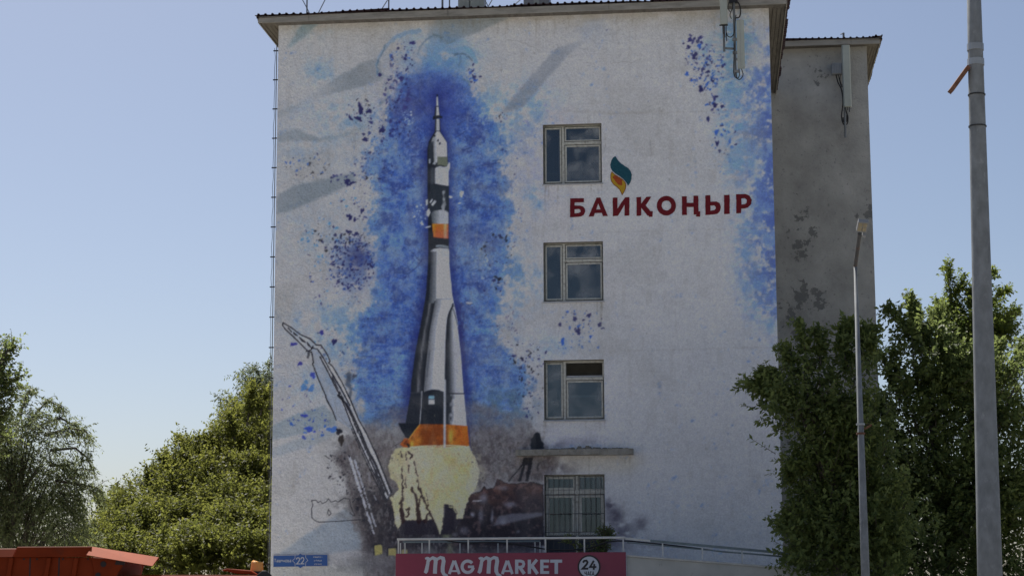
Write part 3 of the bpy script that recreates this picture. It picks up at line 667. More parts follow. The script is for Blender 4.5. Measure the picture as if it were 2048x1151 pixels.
P([(Lx(y) + 5 + (y - 500) * .02, y) for y in y1] + [(Rx(y), y) for y in y1[::-1]], WH, 1, 1, grad=lerpu(Lx, Rx, [(0, (40, 44, 52)), (.16, (60, 65, 72)), (.3, (96, 101, 108)), (.37, (104, 108, 114)), (.4, (158, 162, 171)), (1, (163, 166, 176))]))
P([(861, 501), (868, 497), (880, 495.5), (898, 497), (898, 502), (861, 503)], (158, 162, 172), 1, 1)
put(full([(Lx(y), y) for y in y1] + [(Rx(y), y) for y in y1[::-1]], 1) * sst(.8, 0, (XX - Lx(YY)) / 16) * sst(.4, .7, N7) * .7, (34, 38, 46))
y3 = np.linspace(598, 783, 24)                       # centre booster
P([(Cx(y), y) for y in y3] + [(np.interp(y, [598, 613], [905, 904]) if y < 613 else Vx(y), y) for y in y3[::-1]], WH, 1, 1,
  grad=lerpu(Cx, Vx, [(0, (150, 154, 162)), (.05, (86, 90, 97)), (.2, (120, 124, 131)), (.34, (134, 138, 146)), (.42, (162, 165, 175)), (1, (160, 163, 173))]))
S([(872, 597), (888, 598), (903, 597)], 1.8, (112, 116, 122), .8, 1.2)
S([(Cx(y), y) for y in np.linspace(602, 784, 16)], 2, (34, 38, 44), .8, 1.2)
S([(Cx(y) + 5, y) for y in np.linspace(700, 752, 6)], 3, (70, 74, 82), .6, 2)
y4 = np.linspace(613, 786, 24)                       # right booster
P([(Vx(y), y) for y in y4] + [(Rx(y), y) for y in y4[::-1]], WH, 1, 1, grad=lerpu(Vx, Rx, [(0, (30, 33, 40)), (.22, (50, 54, 60)), (.42, (108, 112, 119)), (.6, (150, 153, 162)), (1, (160, 163, 173))]))
S([(Vx(y), y) for y in np.linspace(613, 780, 14)], 2.4, (30, 33, 40), .95, 1)
S([(904, 613), (908, 622), (913, 640), (914.5, 650)], 1.8, (50, 54, 60), .8, 1)
S([(905, 596), (911, 622), (916, 652)], 1.4, (168, 171, 180), .8, 1)
# dark skirts
P([(821.5, 784), (843, 784), (840, 848), (811, 845)], (38, 42, 50), 1, 1); P([(847, 784), (856, 780), (866, 778), (878, 779), (889, 784), (889, 848), (841, 848), (845, 800)], (34, 38, 45), 1, 1)
S([(822, 785), (843, 784)], 2, (60, 64, 70), .7, 1.2)
S([(843.5, 782), (842.5, 810), (839.7, 847)], 1.8, (150, 153, 160), .9, 1)
P([(891, 786), (928, 786), (934, 852), (891, 850)], WH, 1, 1, grad=lambda X, Y: np.stack([np.interp(X + (N7[int(790 - CY0):int(790 - CY0) + X.shape[0], 300:300 + X.shape[1]] - .5) * 9 - (Y - 786) * -.06, [890, 901, 909, 935], v) for v in ([32, 44, 158, 164], [36, 48, 161, 167], [44, 54, 170, 176])], -1))
S([(891, 786), (928, 786.5)], 2.2, (30, 32, 40), .9, 1)
P([(857.5, 790.7), (868.4, 790.7), (868.6, 796.7), (857.3, 796.7)], (126, 164, 196), 1, 1); P([(857, 798.4), (869, 798), (869.5, 807.6), (857.2, 808)], (168, 172, 180), 1, 1)
P([(796, 845), (840, 847), (829, 861), (817, 877), (811, 873), (803, 860)], (30, 34, 42), 1, 1)
band = [(840, 847.5), (889, 847.5), (935, 851), (938.5, 892), (819, 892.5), (817, 877), (829, 861)]
P(band, (152, 82, 36), 1, 1)
bmk = full(band, 2)
put(bmk * sst(.36, .62, vnoise(16, 20, 81, 3)) * .8, (98, 50, 28)); put(bmk * sst(.55, .75, vnoise(20, 26, 82, 3)) * .6, (190, 116, 44))
for (x, y, rx, ry, a, c) in ((901, 872, 6, 18, .85, (196, 152, 70)), (850, 860, 10, 10, .5, (104, 56, 28)), (875, 866, 12, 12, .5, (112, 60, 32)), (836, 880, 8, 10, .7, (184, 124, 52)), (824, 888, 4, 8, .7, (186, 164, 70)), (925, 870, 12, 20, .5, (150, 74, 36))):
    put(bmk * np.exp(-(((XX - x) / rx) ** 2 + ((YY - y) / ry) ** 2)) * a, c)
S([(840, 848), (829, 861), (818, 877)], 2, (186, 140, 60), .8, 1)
P([(800, 888), (808, 876), (816, 876), (820, 885), (818, 894), (806, 893)], (146, 78, 40), 1, 1); dot(812, 884, 3, 6, .3, (92, 48, 32), .8, rng); dot(817, 890, 3, 4, 0, (34, 34, 38), .9, rng)
S([(777, 898), (795, 888), (806, 880)], 1.5, (60, 56, 60), .7, 1.2)
S([(889.6, 760), (889.2, 892)], 4.6, (150, 154, 163), .95, 1.2, reg=1)
S([(822, 893), (850, 891), (900, 890), (938, 892)], 2.6, (196, 190, 160), .8, 1.5)
S([(937, 851), (940, 892), (943, 900)], 2.2, (50, 52, 92), .7, 1.2)
P([(932, 604), (938, 602.5), (944, 603), (946, 606), (940, 608), (933, 607)], (150, 152, 160), .95); S([(932, 607), (939, 609), (946, 606.5)], 1.3, (80, 80, 92), .8, 1)
# hand-painted raggedness: every edge wanders a little
wx = (vnoise(7, 7, 301, 2) - .5) * 2.2 + (vnoise(2.5, 2.5, 302, 1) - .5) * 1.0; wy = (vnoise(7, 7, 303, 2) - .5) * 2.2 + (vnoise(2.5, 2.5, 304, 1) - .5) * 1.0
amp = np.where(blur((REG == 1).astype(np.float32), 3) > .05, .35, 1.0) + blur((REG == 2).astype(np.float32), 4) * 1.0
ix = np.clip(np.rint(XX - CX0 + wx * amp), 0, CW - 1).astype(int); iy = np.clip(np.rint(YY - CY0 + wy * amp), 0, CH - 1).astype(int)
IMG = IMG[iy, ix]; IMG = IMG * .6 + .4 * np.stack([blur(IMG[..., i], 1) for i in range(3)], -1)
REG0 = REG.copy()
# ---- launch-tower arm
LN = (34, 35, 42)
P([(623, 697), (634, 697), (648, 718), (668, 752), (700, 812), (733, 880), (782, 985), (775, 1000), (740, 935), (707, 860), (672, 838), (652, 797), (632, 745), (627, 724)], (108, 124, 150), .35)
P([(655, 735), (672, 752), (702, 812), (735, 880), (780, 985), (768, 985), (724, 893), (690, 812)], (62, 68, 82), .75)
beam1 = [(640, 712), (646, 712), (660, 742), (690, 796), (716, 850), (744, 920), (777, 990), (773, 1000), (738, 930), (708, 862), (682, 802), (655, 744)]
beam2 = [(655, 712), (664, 732), (684, 764), (703, 804), (718, 838), (733, 868), (754, 914), (781, 984), (777, 990), (770, 985), (745, 915), (724, 868), (706, 826), (684, 778), (660, 735)]
P(beam1, (162, 164, 172), .95, 3); P(beam2, (164, 166, 174), .95, 3)
for pts, w in (([(566, 645), (582, 654), (600, 668), (620, 677), (632, 689), (642, 690), (650, 701), (656, 712), (660, 722), (657, 725), (665, 732), (684, 764), (703, 804), (717, 838), (733, 866), (754, 912), (782, 984)], 2),
               ([(566, 645), (565, 650), (571, 658), (590, 676), (615, 701), (623, 703), (627, 724), (625, 727), (632, 745), (636, 756), (644, 774), (651, 790), (653, 798), (665, 820), (672, 839)], 2),
               ([(623, 696), (634, 697), (641, 706), (648, 718), (663, 745), (682, 776), (700, 810)], 2), ([(640, 713), (657, 745), (684, 799), (708, 860), (741, 932), (774, 1000)], 2.2),
               ([(676, 790), (692, 806), (704, 828), (722, 866), (736, 900), (750, 925), (776, 988)], 3.5), ([(612, 702), (622, 699), (626, 692)], 1.8),
               ([(576, 655), (583, 663)], 2), ([(587, 664), (595, 671), (589, 668), (587, 664)], 1.6), ([(598, 673), (611, 684), (604, 681), (598, 673)], 1.6), ([(614, 684), (622, 694), (616, 690), (614, 684)], 1.6)):
    S(pts, w * 1.25, LN, .95, 1.0, wob=1.0)
S([(617, 705), (616, 714)], 5, (52, 54, 60), .8, 2, wob=3)
for t in np.linspace(0, 1, 15):
    x, y = 699 + 46 * t, 914 + 145 * t
    S([(x, y), (x + 3, y + 7)], 6.0 - 2.4 * t, (154, 157, 168), .9, 1.5, wob=3)
    if t < .9: S([(x + 10, y + 6), (x + 13, y + 13)], 4.6 - 1.6 * t, (148, 152, 164), .85, 1.5, wob=3)
S([(737, 945), (740, 962)], 4, (128, 130, 140), .55, 2); S([(748, 990), (752, 998)], 3, (134, 138, 150), .7, 2)
S([(664, 752), (684, 792), (700, 826), (716, 862), (734, 902), (752, 944), (768, 982)], (1.5, 5), LN, .9, 1.4, wob=3)
S([(700, 850), (716, 886), (734, 926), (752, 964), (772, 1002)], (1.5, 4), LN, .85, 1.4, wob=3)
S([(733, 866), (756, 914), (784, 984)], (1, 3), LN, .8, 1.4, wob=2)
splat(735, 1010, 26, 40, 60, (1.5, 6), [BLACKP, (40, 40, 46), (58, 56, 60)], 160, (.6, .95)); splat(700, 960, 26, 50, 50, (1, 3.4), [BLACKP, (60, 58, 62)], 161, (.5, .9))
splat(770, 940, 40, 60, 60, (1, 3), [(60, 56, 60), (48, 46, 52)], 162, (.3, .7)); splat(985, 930, 60, 40, 90, (1, 3), [(60, 56, 60), (120, 116, 118)], 163, (.3, .6))
# line-drawn skyline
S([(624, 1034), (623, 1016), (626, 1010), (623, 1000), (632, 999), (636, 1004), (641, 1001), (645, 1006), (653, 1002), (657, 996), (662, 1003), (672, 1000), (676, 1003), (688, 995), (699, 997), (702, 1012), (705, 1020), (710, 1030), (706, 1030), (700, 1024)], 1.6, LN, .85, 1)
S([(624, 1034), (630, 1040), (638, 1043), (680, 1041), (720, 1038)], 1.6, LN, .85, 1); S([(705, 1004), (712, 995), (724, 996)], 1.6, LN, .8, 1)
S([(657, 1017), (662, 1026), (658, 1030), (655, 1025), (657, 1017)], 1.6, LN, .85, 1)
S([(649, 910), (660, 917)], 1.6, LN, .8, 1)
# sprayed blues lean to cyan rather than violet
bl = sst(12, 46, IMG[..., 2] - IMG[..., 0])[..., None]
IMG = IMG * (1 - bl) + IMG * np.array((.85, .92, .95), np.float32) * bl
# weathering: runs below the eave and the sills, hairline cracks, a repaired seam
rw = np.random.RandomState(77)
def run_(x, y, l, w, a):
    pts = [(x, y)]
    for q in range(4): pts.append((pts[-1][0] + rw.uniform(-1.2, 1.2), y + l * (q + 1) / 4))
    S(pts, (w, w * .3), (96, 92, 86), a, 2.5, wob=3)
for q in range(60): run_(rw.uniform(560, 1540), rw.uniform(34, 46), rw.uniform(12, 80) * rw.rand() + 8, rw.uniform(1.5, 5), rw.uniform(.06, .22))
for (x0, x1, y0) in ((1084, 1206, 370), (1085, 1209, 604), (1086, 1210, 842), (1030, 1266, 914)):
    for q in range(9): run_(rw.choice([rw.uniform(x0, x0 + 16), rw.uniform(x1 - 16, x1), rw.uniform(x0, x1)]), y0, rw.uniform(10, 60), rw.uniform(1.5, 3.5), rw.uniform(.10, .3))
for q in range(9):
    x, y = rw.uniform(570, 1530), rw.uniform(80, 1000); pts = [(x, y)]; an = rw.uniform(0, 6.28)
    for k_ in range(rw.randint(5, 11)): an += rw.uniform(-.6, .6); pts.append((pts[-1][0] + 9 * math.cos(an), pts[-1][1] + 9 * math.sin(an)))
    S(pts, .9, (84, 82, 80), .35, 1.2)
for q in range(70):
    x, y = rw.uniform(560, 1545), rw.uniform(60, 1080); dot(x, y, rw.uniform(1, 2.6), rw.uniform(1, 2), rw.rand() * 3, (92, 90, 86), rw.uniform(.15, .45), rw)
for y in (226, 462, 700): S([(1215, y + 2), (1330, y - 1), (1440, y - 4), (1538, y - 6)], 2.2, (124, 122, 120), .22, 3, wob=4)
put(sst(.56, .72, vnoise(110, 70, 311, 4)) * .16, (120, 119, 116)); put(sst(.58, .75, vnoise(12, 60, 312, 3)) * .12, (118, 116, 112))
# plaster mottling over everything
IMG *= (1 + (vnoise(3, 3, 91, 2) - .5) * .10 + (N1 - .5) * .08 + (N5 - .5) * .05)[..., None]
np.clip(IMG, 12, 235, out=IMG)
# ================================================================ materials in use
M = {}
M['mural'] = plaster('painted_plaster')
M['plaster'] = MAT('grey_plaster', (.27, .275, .27), .92, var=.18, scale=1.6, dirt=(.12, .12, .115), dirt_scale=1.5, dirt_lo=.60, dirt_hi=.66, bump=.8, bump_scale=16)
M['plain'] = plaster('plain_plaster', (.34, .34, .34))
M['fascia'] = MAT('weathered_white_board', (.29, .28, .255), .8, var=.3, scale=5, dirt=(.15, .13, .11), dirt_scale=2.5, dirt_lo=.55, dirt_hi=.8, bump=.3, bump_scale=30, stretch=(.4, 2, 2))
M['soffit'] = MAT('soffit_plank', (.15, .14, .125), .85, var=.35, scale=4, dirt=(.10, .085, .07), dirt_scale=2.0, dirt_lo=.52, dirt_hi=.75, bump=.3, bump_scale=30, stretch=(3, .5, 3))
M['roof'] = MAT('dark_red_roof_sheet', (.050, .028, .035), .55, metal=.2, var=.4, scale=6, dirt=(.18, .16, .16), dirt_scale=3, dirt_lo=.66, dirt_hi=.8)
M['frame'] = MAT('old_window_paint', (.50, .505, .465), .7, var=.22, scale=14, dirt=(.12, .10, .08), dirt_scale=9, dirt_lo=.56, dirt_hi=.75, bump=.3, bump_scale=80)
M['joint'] = MAT('dirty_joint', (.045, .040, .034), .9, var=.4, scale=20)
M['sill'] = MAT('sheet_sill', (.46, .47, .49), .6, var=.15, scale=8, dirt=(.2, .19, .18), dirt_scale=6, dirt_lo=.55, dirt_hi=.8)
M['room'] = MAT('dark_room', (.28, .28, .275), .9, var=.2)
M['curtain'] = MAT('grey_curtain', (.050, .058, .072), .9, var=.10, scale=3, stretch=(14, 1, .4))
M['blind'] = MAT('pale_blind', (.30, .36, .36), .8, var=.1)
M['bar'] = MAT('grille_iron', (.07, .072, .075), .6, var=.3, dirt=(.12, .06, .04), dirt_scale=8)
M['concrete'] = MAT('old_concrete', (.30, .29, .26), .9, var=.25, scale=6, dirt=(.13, .12, .10), dirt_scale=5, dirt_lo=.5, dirt_hi=.75, bump=.7, bump_scale=40)
M['rubble'] = MAT('rubble', (.20, .19, .17), .95, var=.4, scale=9, bump=.5)
M['whitewall'] = MAT('whitewashed_wall', (.42, .42, .39), .9, var=.12, scale=2, dirt=(.16, .15, .14), dirt_scale=2.2, dirt_lo=.62, dirt_hi=.70, bump=.35, bump_scale=22)
M['capstone'] = MAT('wall_cap', (.46, .455, .42), .85, var=.15, scale=5, dirt=(.28, .17, .09), dirt_scale=4, dirt_lo=.64, dirt_hi=.74)
M['rail'] = MAT('rail_white_paint', (.52, .53, .52), .45, var=.12, scale=6, dirt=(.25, .2, .16), dirt_scale=7, dirt_lo=.62, dirt_hi=.8)
M['railblue'] = MAT('rail_faded_blue', (.15, .195, .21), .55, var=.15, scale=6, dirt=(.2, .16, .13), dirt_scale=7, dirt_lo=.62, dirt_hi=.8)
M['cable'] = MAT('black_cable', (.022, .022, .024), .6, var=.2)
M['galv'] = MAT('galvanised_steel', (.165, .18, .195), .7, metal=.0, var=.25, scale=7, dirt=(.26, .275, .29), dirt_scale=11, dirt_lo=.58, dirt_hi=.75, stretch=(1, 1, .6))
M['galvl'] = MAT('bright_band', (.30, .315, .33), .4, metal=.5, var=.15)
M['rust'] = MAT('rusty_strip', (.13, .060, .036), .8, var=.4, scale=14)
M['antenna'] = MAT('antenna_radome', (.38, .41, .375), .5, var=.07, scale=3, dirt=(.3, .3, .27), dirt_scale=5, dirt_lo=.6, dirt_hi=.85)
M['greycase'] = MAT('grey_case', (.26, .27, .28), .5, var=.12)
M['signred'] = MAT('sign_crimson', (.215, .036, .068), .45, var=.08, scale=1.2, dirt=(.15, .035, .055), dirt_scale=1.5, dirt_lo=.55, dirt_hi=.8)
M['signwhite'] = MAT('sign_letter_white', (.47, .50, .56), .5, var=.05)
M['signdark'] = MAT('sign_black', (.020, .018, .022), .5, var=.1)
M['plateblue'] = MAT('plate_blue', (.035, .105, .33), .4, var=.08)
M['platewhite'] = MAT('plate_white', (.50, .52, .56), .5, var=.05)
M['redpaint'] = plaster('letter_red_plaster', (.17, .018, .026)); M['teal'] = plaster('emblem_teal_plaster', (.022, .095, .135))
M['yellow'] = plaster('emblem_yellow_plaster', (.52, .33, .035)); M['orange'] = plaster('emblem_orange_plaster', (.40, .085, .03)); M['outline'] = plaster('emblem_outline_plaster', (.26, .075, .03))
M['truck'] = MAT('truck_orange_red', (.21, .030, .007), .55, var=.18, scale=1.5, dirt=(.10, .03, .016), dirt_scale=2.2, dirt_lo=.56, dirt_hi=.8, spec=.08)
M['trucklit'] = MAT('truck_orange_sunlit', (.36, .070, .022), .6, var=.14, scale=2.5, dirt=(.22, .05, .02), dirt_scale=5, dirt_lo=.52, dirt_hi=.75, spec=.08)  # lit copy of the truck paint: sunlight on the canopy flange put into the colour
M['truckdark'] = MAT('truck_dark', (.03, .02, .02), .6)
M['tyre'] = MAT('rubber', (.025, .025, .026), .85)
M['amber'] = MAT('amber_lens', (.80, .36, .06), .25, var=.08, spec=.6)
M['blackplastic'] = MAT('black_plastic', (.02, .02, .022), .5)
M['bark'] = MAT('bark', (.10, .085, .07), .95, var=.35, scale=9, bump=.8, bump_scale=25, stretch=(2, 2, .5))
M['ground'] = MAT('dry_grass_soil', (.24, .21, .14), .95, var=.4, scale=.35, dirt=(.22, .19, .14), dirt_scale=.12)
M['asphalt'] = MAT('asphalt', (.16, .155, .15), .9, var=.25, scale=1.2, bump=.3, bump_scale=120)
M['paving'] = MAT('paving', (.52, .49, .44), .9, var=.15, scale=1.5)
M['kerb'] = MAT('kerb_stone', (.36, .355, .34), .9, var=.2, scale=4)
M['lens'] = MAT('lamp_lens', (.30, .26, .18), .3, var=.1)
M['roadpaint'] = MAT('road_paint', (.7, .7, .68), .8, var=.1)

# ================================================================ ground
def sheet(name, x0, x1, y0, y1, z, mat, n=1):
    me = bpy.data.meshes.new(name); me.from_pydata([(x0, y0, z), (x1, y0, z), (x1, y1, z), (x0, y1, z)], [], [(0, 1, 2, 3)])
    return tag(link(name, me, mat), kind='structure')
sheet('ground', -1500, 1500, -800, 2500, 0, M['ground'])
sheet('road', -300, 300, 14, 38.4, .004, M['asphalt'])
sheet('forecourt', -60, 60, 38.75, 48.5, .008, M['paving'])
sheet('pavement', -300, 300, -6, 13.6, .008, M['paving'])
k = MB(); k.box(-300, 300, 38.45, 38.7, -.05, .14); k.box(-300, 300, 13.65, 13.9, -.05, .14); tag(k.build('kerb', M['kerb']), kind='structure')
for i in range(-8, 9):
    sheet('lane_marking', i * 8 - 1.5, i * 8 + 1.5, 26.1, 26.25, .009, M['roadpaint'])

# ================================================================ the painted building
uL = (on_plane(555.7, 60)[0] + on_plane(546, 900)[0]) / 2
uR = (on_plane(1538.5, 30)[0] + on_plane(1563, 1000)[0]) / 2
zTop = on_plane(1050, 33)[1]
DEPTH = 15.0
bld = empty('painted_building'); bld.matrix_world = FRAME
tag(bld, 'whitewashed four-storey end wall with a painted rocket launch and red Cyrillic word', 'building')
# window openings: (u0,u1,z0,z1)
def wrect(x0, x1, y0, y1):
    a = on_plane((x0 + x1) / 2, y1); b = on_plane((x0 + x1) / 2, y0); xm = (y0 + y1) / 2
    return (on_plane(x0, xm)[0], on_plane(x1, xm)[0], a[1], b[1])
WIN = [wrect(1086, 1203.5, 248, 367), wrect(1087, 1206.5, 483.5, 602), wrect(1088, 1208.5, 719, 839), wrect(1089, 1210, 948, 1122)]

def axis(lo, hi, breaks, step, coarse_below=None):
    br = sorted(set([lo, hi] + list(breaks) + ([coarse_below] if coarse_below else [])))
    out = []
    for a, b in zip(br[:-1], br[1:]):
        st = .25 if (coarse_below and b <= coarse_below + 1e-6) else step
        n = max(1, int(math.ceil((b - a) / st)))
        out += list(np.linspace(a, b, n + 1)[:-1])
    return np.array(out + [hi])
us = axis(uL, uR, [w for q in WIN for w in q[:2]], .0198)
zs = axis(0.0, zTop, [w for q in WIN for w in q[2:]], .0198, 1.75)
nu, nz = len(us), len(zs)
UU, ZZ = np.meshgrid(us, zs)
Pw = np.stack([UU.ravel() * DU.x + W0.x, UU.ravel() * DU.y + W0.y, ZZ.ravel()], 1)
px, py = project(Pw)
fx = np.clip(px - CX0, 0, CW - 1.01); fy = np.clip(py - CY0, 0, CH - 1.01)
ix, iy = fx.astype(int), fy.astype(int); tx, ty = (fx - ix)[:, None], (fy - iy)[:, None]
colr = (IMG[iy, ix] * (1 - tx) + IMG[iy, ix + 1] * tx) * (1 - ty) + (IMG[iy + 1, ix] * (1 - tx) + IMG[iy + 1, ix + 1] * tx) * ty
ALB = 2.6
colr = np.clip(lin(colr) * ALB, .008, .85)
reg = REG[iy, ix]
# trowelled unevenness: real relief of a few millimetres, flat along the window edges
rel = np.random.RandomState(5)
def smooth_noise(cell, seed):
    r = np.random.RandomState(seed); gx = int((uR - uL) / cell) + 3; gz = int(zTop / cell) + 3; g = r.rand(gz, gx)
    a = (UU.ravel() - uL) / cell; b = ZZ.ravel() / cell; i, j = a.astype(int), b.astype(int); s, t = a - i, b - j
    s = s * s * (3 - 2 * s); t = t * t * (3 - 2 * t)
    return (g[j, i] * (1 - s) + g[j, i + 1] * s) * (1 - t) + (g[j + 1, i] * (1 - s) + g[j + 1, i + 1] * s) * t - .5
relief = smooth_noise(.07, 1) * .010 + smooth_noise(.035, 2) * .008 + smooth_noise(.9, 3) * .012
edge = np.minimum(UU.ravel() - uL, uR - UU.ravel())
for (a, b, c, d) in WIN:
    du = np.maximum(np.maximum(a - UU.ravel(), UU.ravel() - b), 0); dz = np.maximum(np.maximum(c - ZZ.ravel(), ZZ.ravel() - d), 0)
    edge = np.minimum(edge, np.hypot(du, dz))
relief *= np.clip(edge / .06, 0, 1)
jj, ii = np.mgrid[0:nz - 1, 0:nu - 1]
q0 = (jj * nu + ii).ravel(); quads = np.stack([q0, q0 + 1, q0 + nu + 1, q0 + nu], 1)
cu = (us[ii] + us[ii + 1]).ravel() / 2; cz = (zs[jj] + zs[jj + 1]).ravel() / 2
keep = np.ones(len(quads), bool)
for (a, b, c, d) in WIN: keep &= ~((cu > a) & (cu < b) & (cz > c) & (cz < d))
qreg = reg[q0]
def gridmesh(name, sel, parent):
    f = quads[sel]; used, inv = np.unique(f.ravel(), return_inverse=True)
    me = bpy.data.meshes.new(name)
    co = np.stack([UU.ravel()[used], relief[used], ZZ.ravel()[used]], 1).astype(np.float32)
    me.vertices.add(len(used)); me.vertices.foreach_set('co', co.ravel())
    nf = len(f); me.loops.add(nf * 4); me.loops.foreach_set('vertex_index', inv.astype(np.int32).ravel())
    me.polygons.add(nf); me.polygons.foreach_set('loop_start', np.arange(0, nf * 4, 4, dtype=np.int32)); me.polygons.foreach_set('loop_total', np.full(nf, 4, np.int32))
    me.update(calc_edges=True)
    at = me.attributes.new('paint', 'FLOAT_COLOR', 'POINT')
    at.data.foreach_set('color', np.concatenate([colr[used], np.ones((len(used), 1))], 1).astype(np.float32).ravel())
    return link(name, me, M['mural'], parent, smooth=True)
front = gridmesh('mural_wall', keep & (qreg == 0), bld)
front['label'] = 'whitewashed end wall with blue sprayed clouds and paint splatter'
o = gridmesh('rocket_painting', keep & (qreg == 1), front); o['label'] = 'tall white and black rocket painted on the wall'
o = gridmesh('fire_painting', keep & (qreg == 2), front); o['label'] = 'pale yellow exhaust fire painted under the rocket'
o = gridmesh('launch_arm_painting', keep & (qreg == 3), front); o['label'] = 'slanting white launch arm painted left of the rocket'
# rest of the shell
s = MB(); s.box(uL + .002, uL + .4, .012, DEPTH, 0, zTop); o = s.build('side_wall', M['plain'], bld)
s = MB(); s.box(uR - .4, uR - .002, .012, DEPTH, 0, zTop); o = s.build('side_wall', M['plain'], bld)
s = MB(); s.box(uL, uR, DEPTH, DEPTH + .35, 0, zTop); o = s.build('back_wall', M['plain'], bld)
s = MB(); s.box(uL + .3, uR - .3, .3, DEPTH - .2, zTop - .06, zTop - .01); s.build('ceiling', M['plain'], bld)

# ---- eaves: fascia boards, soffit planks, ribbed roof sheets
OF, OS = .42, .44                     # overhang front / sides
zE = zTop + .0
def fascia(parent, x0, x1, y, z0, z1, joints):
    xs = [x0] + joints + [x1]
    for a, b in zip(xs[:-1], xs[1:]):
        s = MB(); s.box(a + .004, b - .004, y - .025, y, z0 + random.uniform(-.006, .006), z1); s.build('fascia_board', M['fascia'], parent, bevel=.004)
random.seed(3)
def eaves(parent, ul, ur, zt, of, os_, depth, y0, joints):
    fascia(parent, ul - os_, ur + os_, y0 - of, zt - .055, zt + .125, joints)
    # front soffit: long planks
    n = 3
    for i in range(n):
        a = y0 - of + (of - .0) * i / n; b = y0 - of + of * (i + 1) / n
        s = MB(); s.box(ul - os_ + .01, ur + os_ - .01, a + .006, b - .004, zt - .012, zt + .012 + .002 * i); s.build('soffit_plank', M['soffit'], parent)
    # side soffits: planks running back, and side fascia
    for side in (-1, 1):
        e = ul if side < 0 else ur
        n = 4
        for i in range(n):
            a = e + side * os_ * i / n; b = e + side * os_ * (i + 1) / n
            a, b = min(a, b), max(a, b)
            segs = [y0, y0 + 2.1, y0 + 4.6, y0 + 7.4, y0 + depth]
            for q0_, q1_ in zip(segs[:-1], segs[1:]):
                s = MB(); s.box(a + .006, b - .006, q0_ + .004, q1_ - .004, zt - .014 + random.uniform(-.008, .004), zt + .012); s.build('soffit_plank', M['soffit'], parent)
        f = e + side * os_
        s = MB(); s.box(min(f, f + side * .025), max(f, f + side * .025), y0 - of + .002, y0 + depth, zt - .045, zt + .12); s.build('side_fascia', M['fascia'], parent)
    # front roof slope: ribbed sheets
    pitch = math.tan(R(5)); x = ul - os_ - .09; e = ur + os_ + .09
    ridge = 4.5; zf = zt + .150
    prof = []; rib = .19
    while x < e:
        prof += [(x, 0), (x + .055, 0), (x + .075, .035), (x + .115, .035), (x + .135, 0)]
        x += rib
    prof = [(min(a, e), b) for a, b in prof]
    r = random.Random(9); lift = 0
    vs = []; m = len(prof)
    for i, (a, b) in enumerate(prof):
        if i % 30 == 0: lift = r.uniform(-.012, .028)
        vs.append((a, y0 - of - .09 + r.uniform(-.008, .008), zf + b + lift + r.uniform(-.006, .006) - .09 * pitch))
    vs += [(a, y0 + ridge, zf + b + (ridge + of) * pitch) for a, b in prof]
    vs2 = [(x_, y_, z_ - .012) for x_, y_, z_ in vs]
    fs = [(i, i + 1, m + i + 1, m + i) for i in range(m - 1)]
    s = MB(); s.add(vs + vs2, fs + [tuple(2 * m + q for q in f[::-1]) for f in fs] + [(i, i + 1, 2 * m + i + 1, 2 * m + i) for i in range(m - 1)])
    s.build('roof_slope', M['roof'], parent)
    # side slopes
    for side in (-1, 1):
        ev = (ul - os_ - .09) if side < 0 else (ur + os_ + .09)
        prof = []; y = y0 - of - .05
        while y < y0 + depth:
            prof += [(y, 0), (y + .055, 0), (y + .075, .035), (y + .115, .035), (y + .135, 0)]; y += rib
        m = len(prof); vs = []
        for i, (a, b) in enumerate(prof):
            if i % 25 == 0: lift = r.uniform(-.03, .03)
            vs.append((ev + side * (r.uniform(-.01, .01) + lift), a, zf + b - .05))
        vs += [(ev - side * 3.6, a, zf + b + .06) for a, b in prof]
        vs2 = [(x_, y_, z_ - .03) for x_, y_, z_ in vs]
        fs = [(i, i + 1, m + i + 1, m + i) for i in range(m - 1)]
        s = MB(); s.add(vs + vs2, fs + [tuple(2 * m + q for q in f[::-1]) for f in fs] + [(i, i + 1, 2 * m + i + 1, 2 * m + i) for i in range(m - 1)])
        s.build('roof_slope', M['roof'], parent)
    s = MB(); s.box(ul - os_ + .05, ur + os_ - .05, y0 + .2, y0 + depth, zt + .10, zt + .115); s.build('roof_deck', M['soffit'], parent)
eaves(bld, uL, uR, zE, OF, OS, DEPTH, 0, [on_plane(618, 40, OF)[0], on_plane(896, 30, OF)[0], on_plane(1218, 20, OF)[0]])

